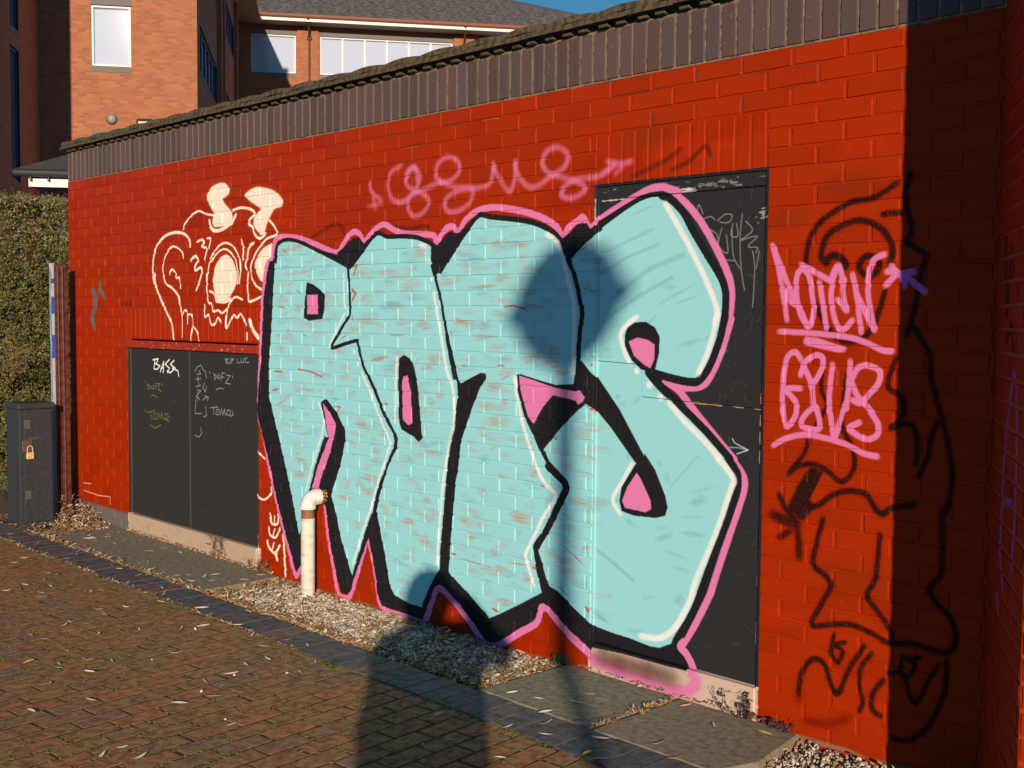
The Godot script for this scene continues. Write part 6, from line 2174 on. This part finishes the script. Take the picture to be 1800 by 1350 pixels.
["S","rust",16,0.7,0.4,[5291,1173,5325,1170]],
["S","rust",18,0.7,0.4,[4369,377,4408,380]],
["S","rust",14,0.7,0.3,[4990,797,5027,791]],
["S","rust",20,0.7,0.4,[4672,156,4728,145]],
["S","rust",22,0.7,0.6,[5285,278,5313,257]],
["S","rust",18,0.7,0.4,[4951,402,4981,401]],
["S","rust",8,0.7,0.2,[5123,691,5202,665]],
["S","rust",10,0.7,0.25,[5133,540,5296,456]],
["S","rust",10,0.7,0.3,[5114,346,5194,297]],
["S","rust",16,0.7,0.12,[4781,399,4928,406]],
["S","rust",10,0.7,0.2,[4426,365,4653,356]],
["S","rust",9,0.7,0.5,[4739,1625,4799,1631,4879,1618]],
["S","rust",8,0.7,0.3,[4879,1618,4914,1594]],
["S","rust",26,0.7,0.12,[4485,1720,4697,1728]],
["S","rust",8,0.7,0.3,[5204,1856,5301,1917]],
["F","black",3,1,[5218,1378,5246,1384,5308,1326,5336,1312,5463,1178,5607,983,5607,998,5664,935,5721,830,5734,783,5723,748,5674,732,5556,726,5485,737,5471,780,5483,842,5564,954,5551,963,5413,1100,5335,1165,5331,1170,5277,1195,5236,1169,5139,1090,5017,970,4957,1018,4896,1105,4848,1226,4832,1306,4862,1307,4953,1290,5086,1267,5216,1278]],
["F","black",4,1,[5502,1535,5546,1557,5602,1560,5652,1537,5677,1499,5675,1432,5655,1359,5631,1353,5581,1361,5530,1398,5491,1456,5490,1500]],
["F","black",3,1,[3088,1769,3157,1752,3225,1721,3265,1689,3253,1592,3237,1559,3099,1548,3053,1565,3065,1664]],
["F","black",3,1,[3935,1305,3945,1354,3983,1373,4030,1356,4068,1310,4097,1210,4126,999,4135,946,4108,926,4070,947,3966,981,3942,1021,3935,1263]],
["F","black",3,1,[3381,1927,3456,1959,3530,2000,3582,2004,3634,1970,3624,1940,3493,1841]],
["F","black",3,1,[4196,1939,4246,1934,4333,1994,4338,1998,4405,1988,4460,1992,4395,1930,4289,1819,4243,1790,4208,1836]],
["F","black",3,1,[5121,1931,5167,1956,5211,1993,5264,1994,5287,1966,5326,1981,5352,1966,5168,1850,5145,1858]],
["F","black",3,1,[4409,1254,4435,1244,4577,1301,4610,1302,4618,1280,4577,1234,4504,1101,4437,953,4413,796,4396,737,4372,531,4356,354,4348,277,4281,284,4281,342,4298,492,4322,700,4335,788,4351,946,4393,1082,4414,1175]],
["S","black",24.64,0.25,0.8,[2758,1897,2777,1995,2851,2023,2948,2018,3066,1990,3226,1938,3381,1888,3488,1848]],
["S","black",25.76,0.25,0.8,[3499,1844,3562,1886,3644,1952,3745,2021,3835,2000,3960,1996,4091,1983,4201,1948]],
["S","black",23.52,0.25,0.8,[3486,1851,3495,1750,3503,1655,3503,1586,3465,1547,3392,1471,3331,1397,3457,1421,3568,1441,3578,1424,3626,1306,3718,1198,3809,1061,3879,980,3913,928,3906,879,3855,794,3761,617,3720,493,3680,425]],
["S","black",21.28,0.25,0.8,[4206,1838,4238,1762,4274,1670,4311,1538,4356,1389,4383,1270,4320,1486,4364,1384,4413,1249]],
["S","black",29.12,0.25,0.8,[4272,1804,4395,1930,4460,1992,4557,2070,4641,2059,4864,2030,4971,2004,5065,1964,5112,1918,5150,1851,5197,1764,5235,1645,5246,1592,5236,1533,5227,1447,5228,1445,5224,1358,5213,1281]],
["S","black",24.64,0.25,0.8,[5317,1975,5248,1913,5168,1850]],
["S","black",22.4,0.25,0.8,[5162,1856,5250,1926,5337,1977,5479,2050,5567,2085,5640,2097,5713,2084]],
["S","black",38.08,0.25,0.8,[5677,2091,5737,2064,5797,2007,5839,1942,5915,1838,5984,1745,6010,1677,6007,1577,6007,1586,5984,1491,5937,1384,5887,1326,5841,1317,5753,1327,5656,1345]],
["S","black",38.08,0.25,0.8,[5619,1348,5681,1293,5785,1222,5920,1124,6039,1023,6034,1023,6079,968,6085,932,6076,872,5998,668,5934,508,5879,366,5806,250,5788,218]],
["S","black",38.08,0.25,0.8,[5041,888,5107,852,5157,821,5161,795,5126,733,5073,642,5027,572,4972,505,4972,483,4996,412,5034,322]],
["S","black",11.2,0.25,0.8,[3231,1076,3264,973,3303,885]],
["S","black",13.44,0.25,0.8,[3264,882,3190,737,3121,576]],
["S","black",29.12,0.25,0.8,[5349,179,5436,174,5541,170,5655,155,5717,163,5777,196]],
["F","pink",3,1,[4851,1301,4953,1282,5086,1254,5207,1244,5234,1251,5269,1222,5256,1201,5228,1187,5214,1204,5072,1222,5014,1171,4949,1082,4918,1101,4879,1184,4856,1248]],
["F","pink",4,1,[5565,910,5584,892,5642,801,5646,767,5618,749,5504,754,5487,782,5515,845]],
["F","pink",5,1,[5513,1476,5560,1492,5616,1483,5650,1465,5651,1407,5631,1368,5599,1381,5542,1418]],
["F","pink",3,1,[3088,1697,3192,1696,3197,1585,3088,1585]],
["F","pink",3,1,[3974,1258,4012,1266,4041,1184,4051,1017,4023,1006,3975,1030,3969,1204]],
["F","pink",3,1,[3247,1077,3315,1022,3370,968,3364,922,3315,794,3224,641,3202,579,3132,571,3202,718,3303,878,3270,974]],
["S","pink",40,0.3,0.7,[5307,77,5165,147,5025,227,4982,146,4856,66,4725,-17,4630,-28,4532,38,4402,129,4276,184,4217,94,4164,-6]],
["S","pink",40,0.3,0.7,[5891,106,5873,149,5842,186,5815,204,5836,232]],
["S","white",21.7,0.6,0.3,[3445,1814,3451,1656,3462,1618]],
["S","white",20.15,0.6,0.3,[3456,1592,3381,1503,3304,1398]],
["S","white",23.25,0.6,0.3,[3610,1268,3688,1165,3789,1010,3867,906,3861,881,3760,667,3679,488,3638,413,3533,186]],
["S","white",18.6,0.6,0.3,[3202,1081,3253,946,3156,747,3074,558]],
["S","white",40.3,0.6,0.3,[4110,1943,4160,1937]],
["S","white",31,0.6,0.3,[4222,1705,4257,1566,4294,1434,4321,1319,4375,1213,4385,1064,4351,935,4309,757,4283,578,4259,303]],
["S","white",23.25,0.6,0.3,[3925,1365,3916,1262,3908,1007]],
["S","white",37.2,0.6,0.3,[5019,1959,5085,1920,5123,1845,5171,1711,5195,1612,5197,1479,5190,1326]],
["S","white",31,0.6,0.3,[4816,1294,4841,1182,4889,1045,4982,860,5042,798,5097,756,5022,657,4964,558,4912,474,4905,440,4936,375,4960,314]],
["S","white",37.2,0.6,0.3,[5696,2057,5769,1955,5847,1840,5912,1733,5970,1614,5960,1563,5971,1595,5935,1462,5881,1349]],
["S","white",34.1,0.6,0.3,[5558,1584,5502,1550,5464,1505,5491,1427,5517,1388]],
["S","white",40.3,0.6,0.3,[5731,1229,5815,1154,5904,1090,5990,1019,5984,1018,6063,943,6048,887,5986,713,5888,500,5861,415,5804,308,5746,243,5685,215,5598,207]],
["S","white",31,0.6,0.3,[5539,952,5482,862,5432,781,5479,721]],
["S","white",24,0.7,0.5,[3540,1385,3544,1372]],
["S","white",22,0.7,0.5,[3577,1317,3580,1304]],
["S","white",26,0.7,0.5,[4183,1867,4184,1856]],
["S","white",28,0.7,0.5,[4200,1771,4204,1763]],
["S","white",10,0.7,0.5,[4189,1740,4189,1705]],
["S","white",40,0.7,0.5,[5553,1353,5559,1348]],
["S","white",44,0.7,0.5,[5623,1298,5629,1293]],
["S","white",42,0.7,0.5,[5685,1248,5691,1243]]
]
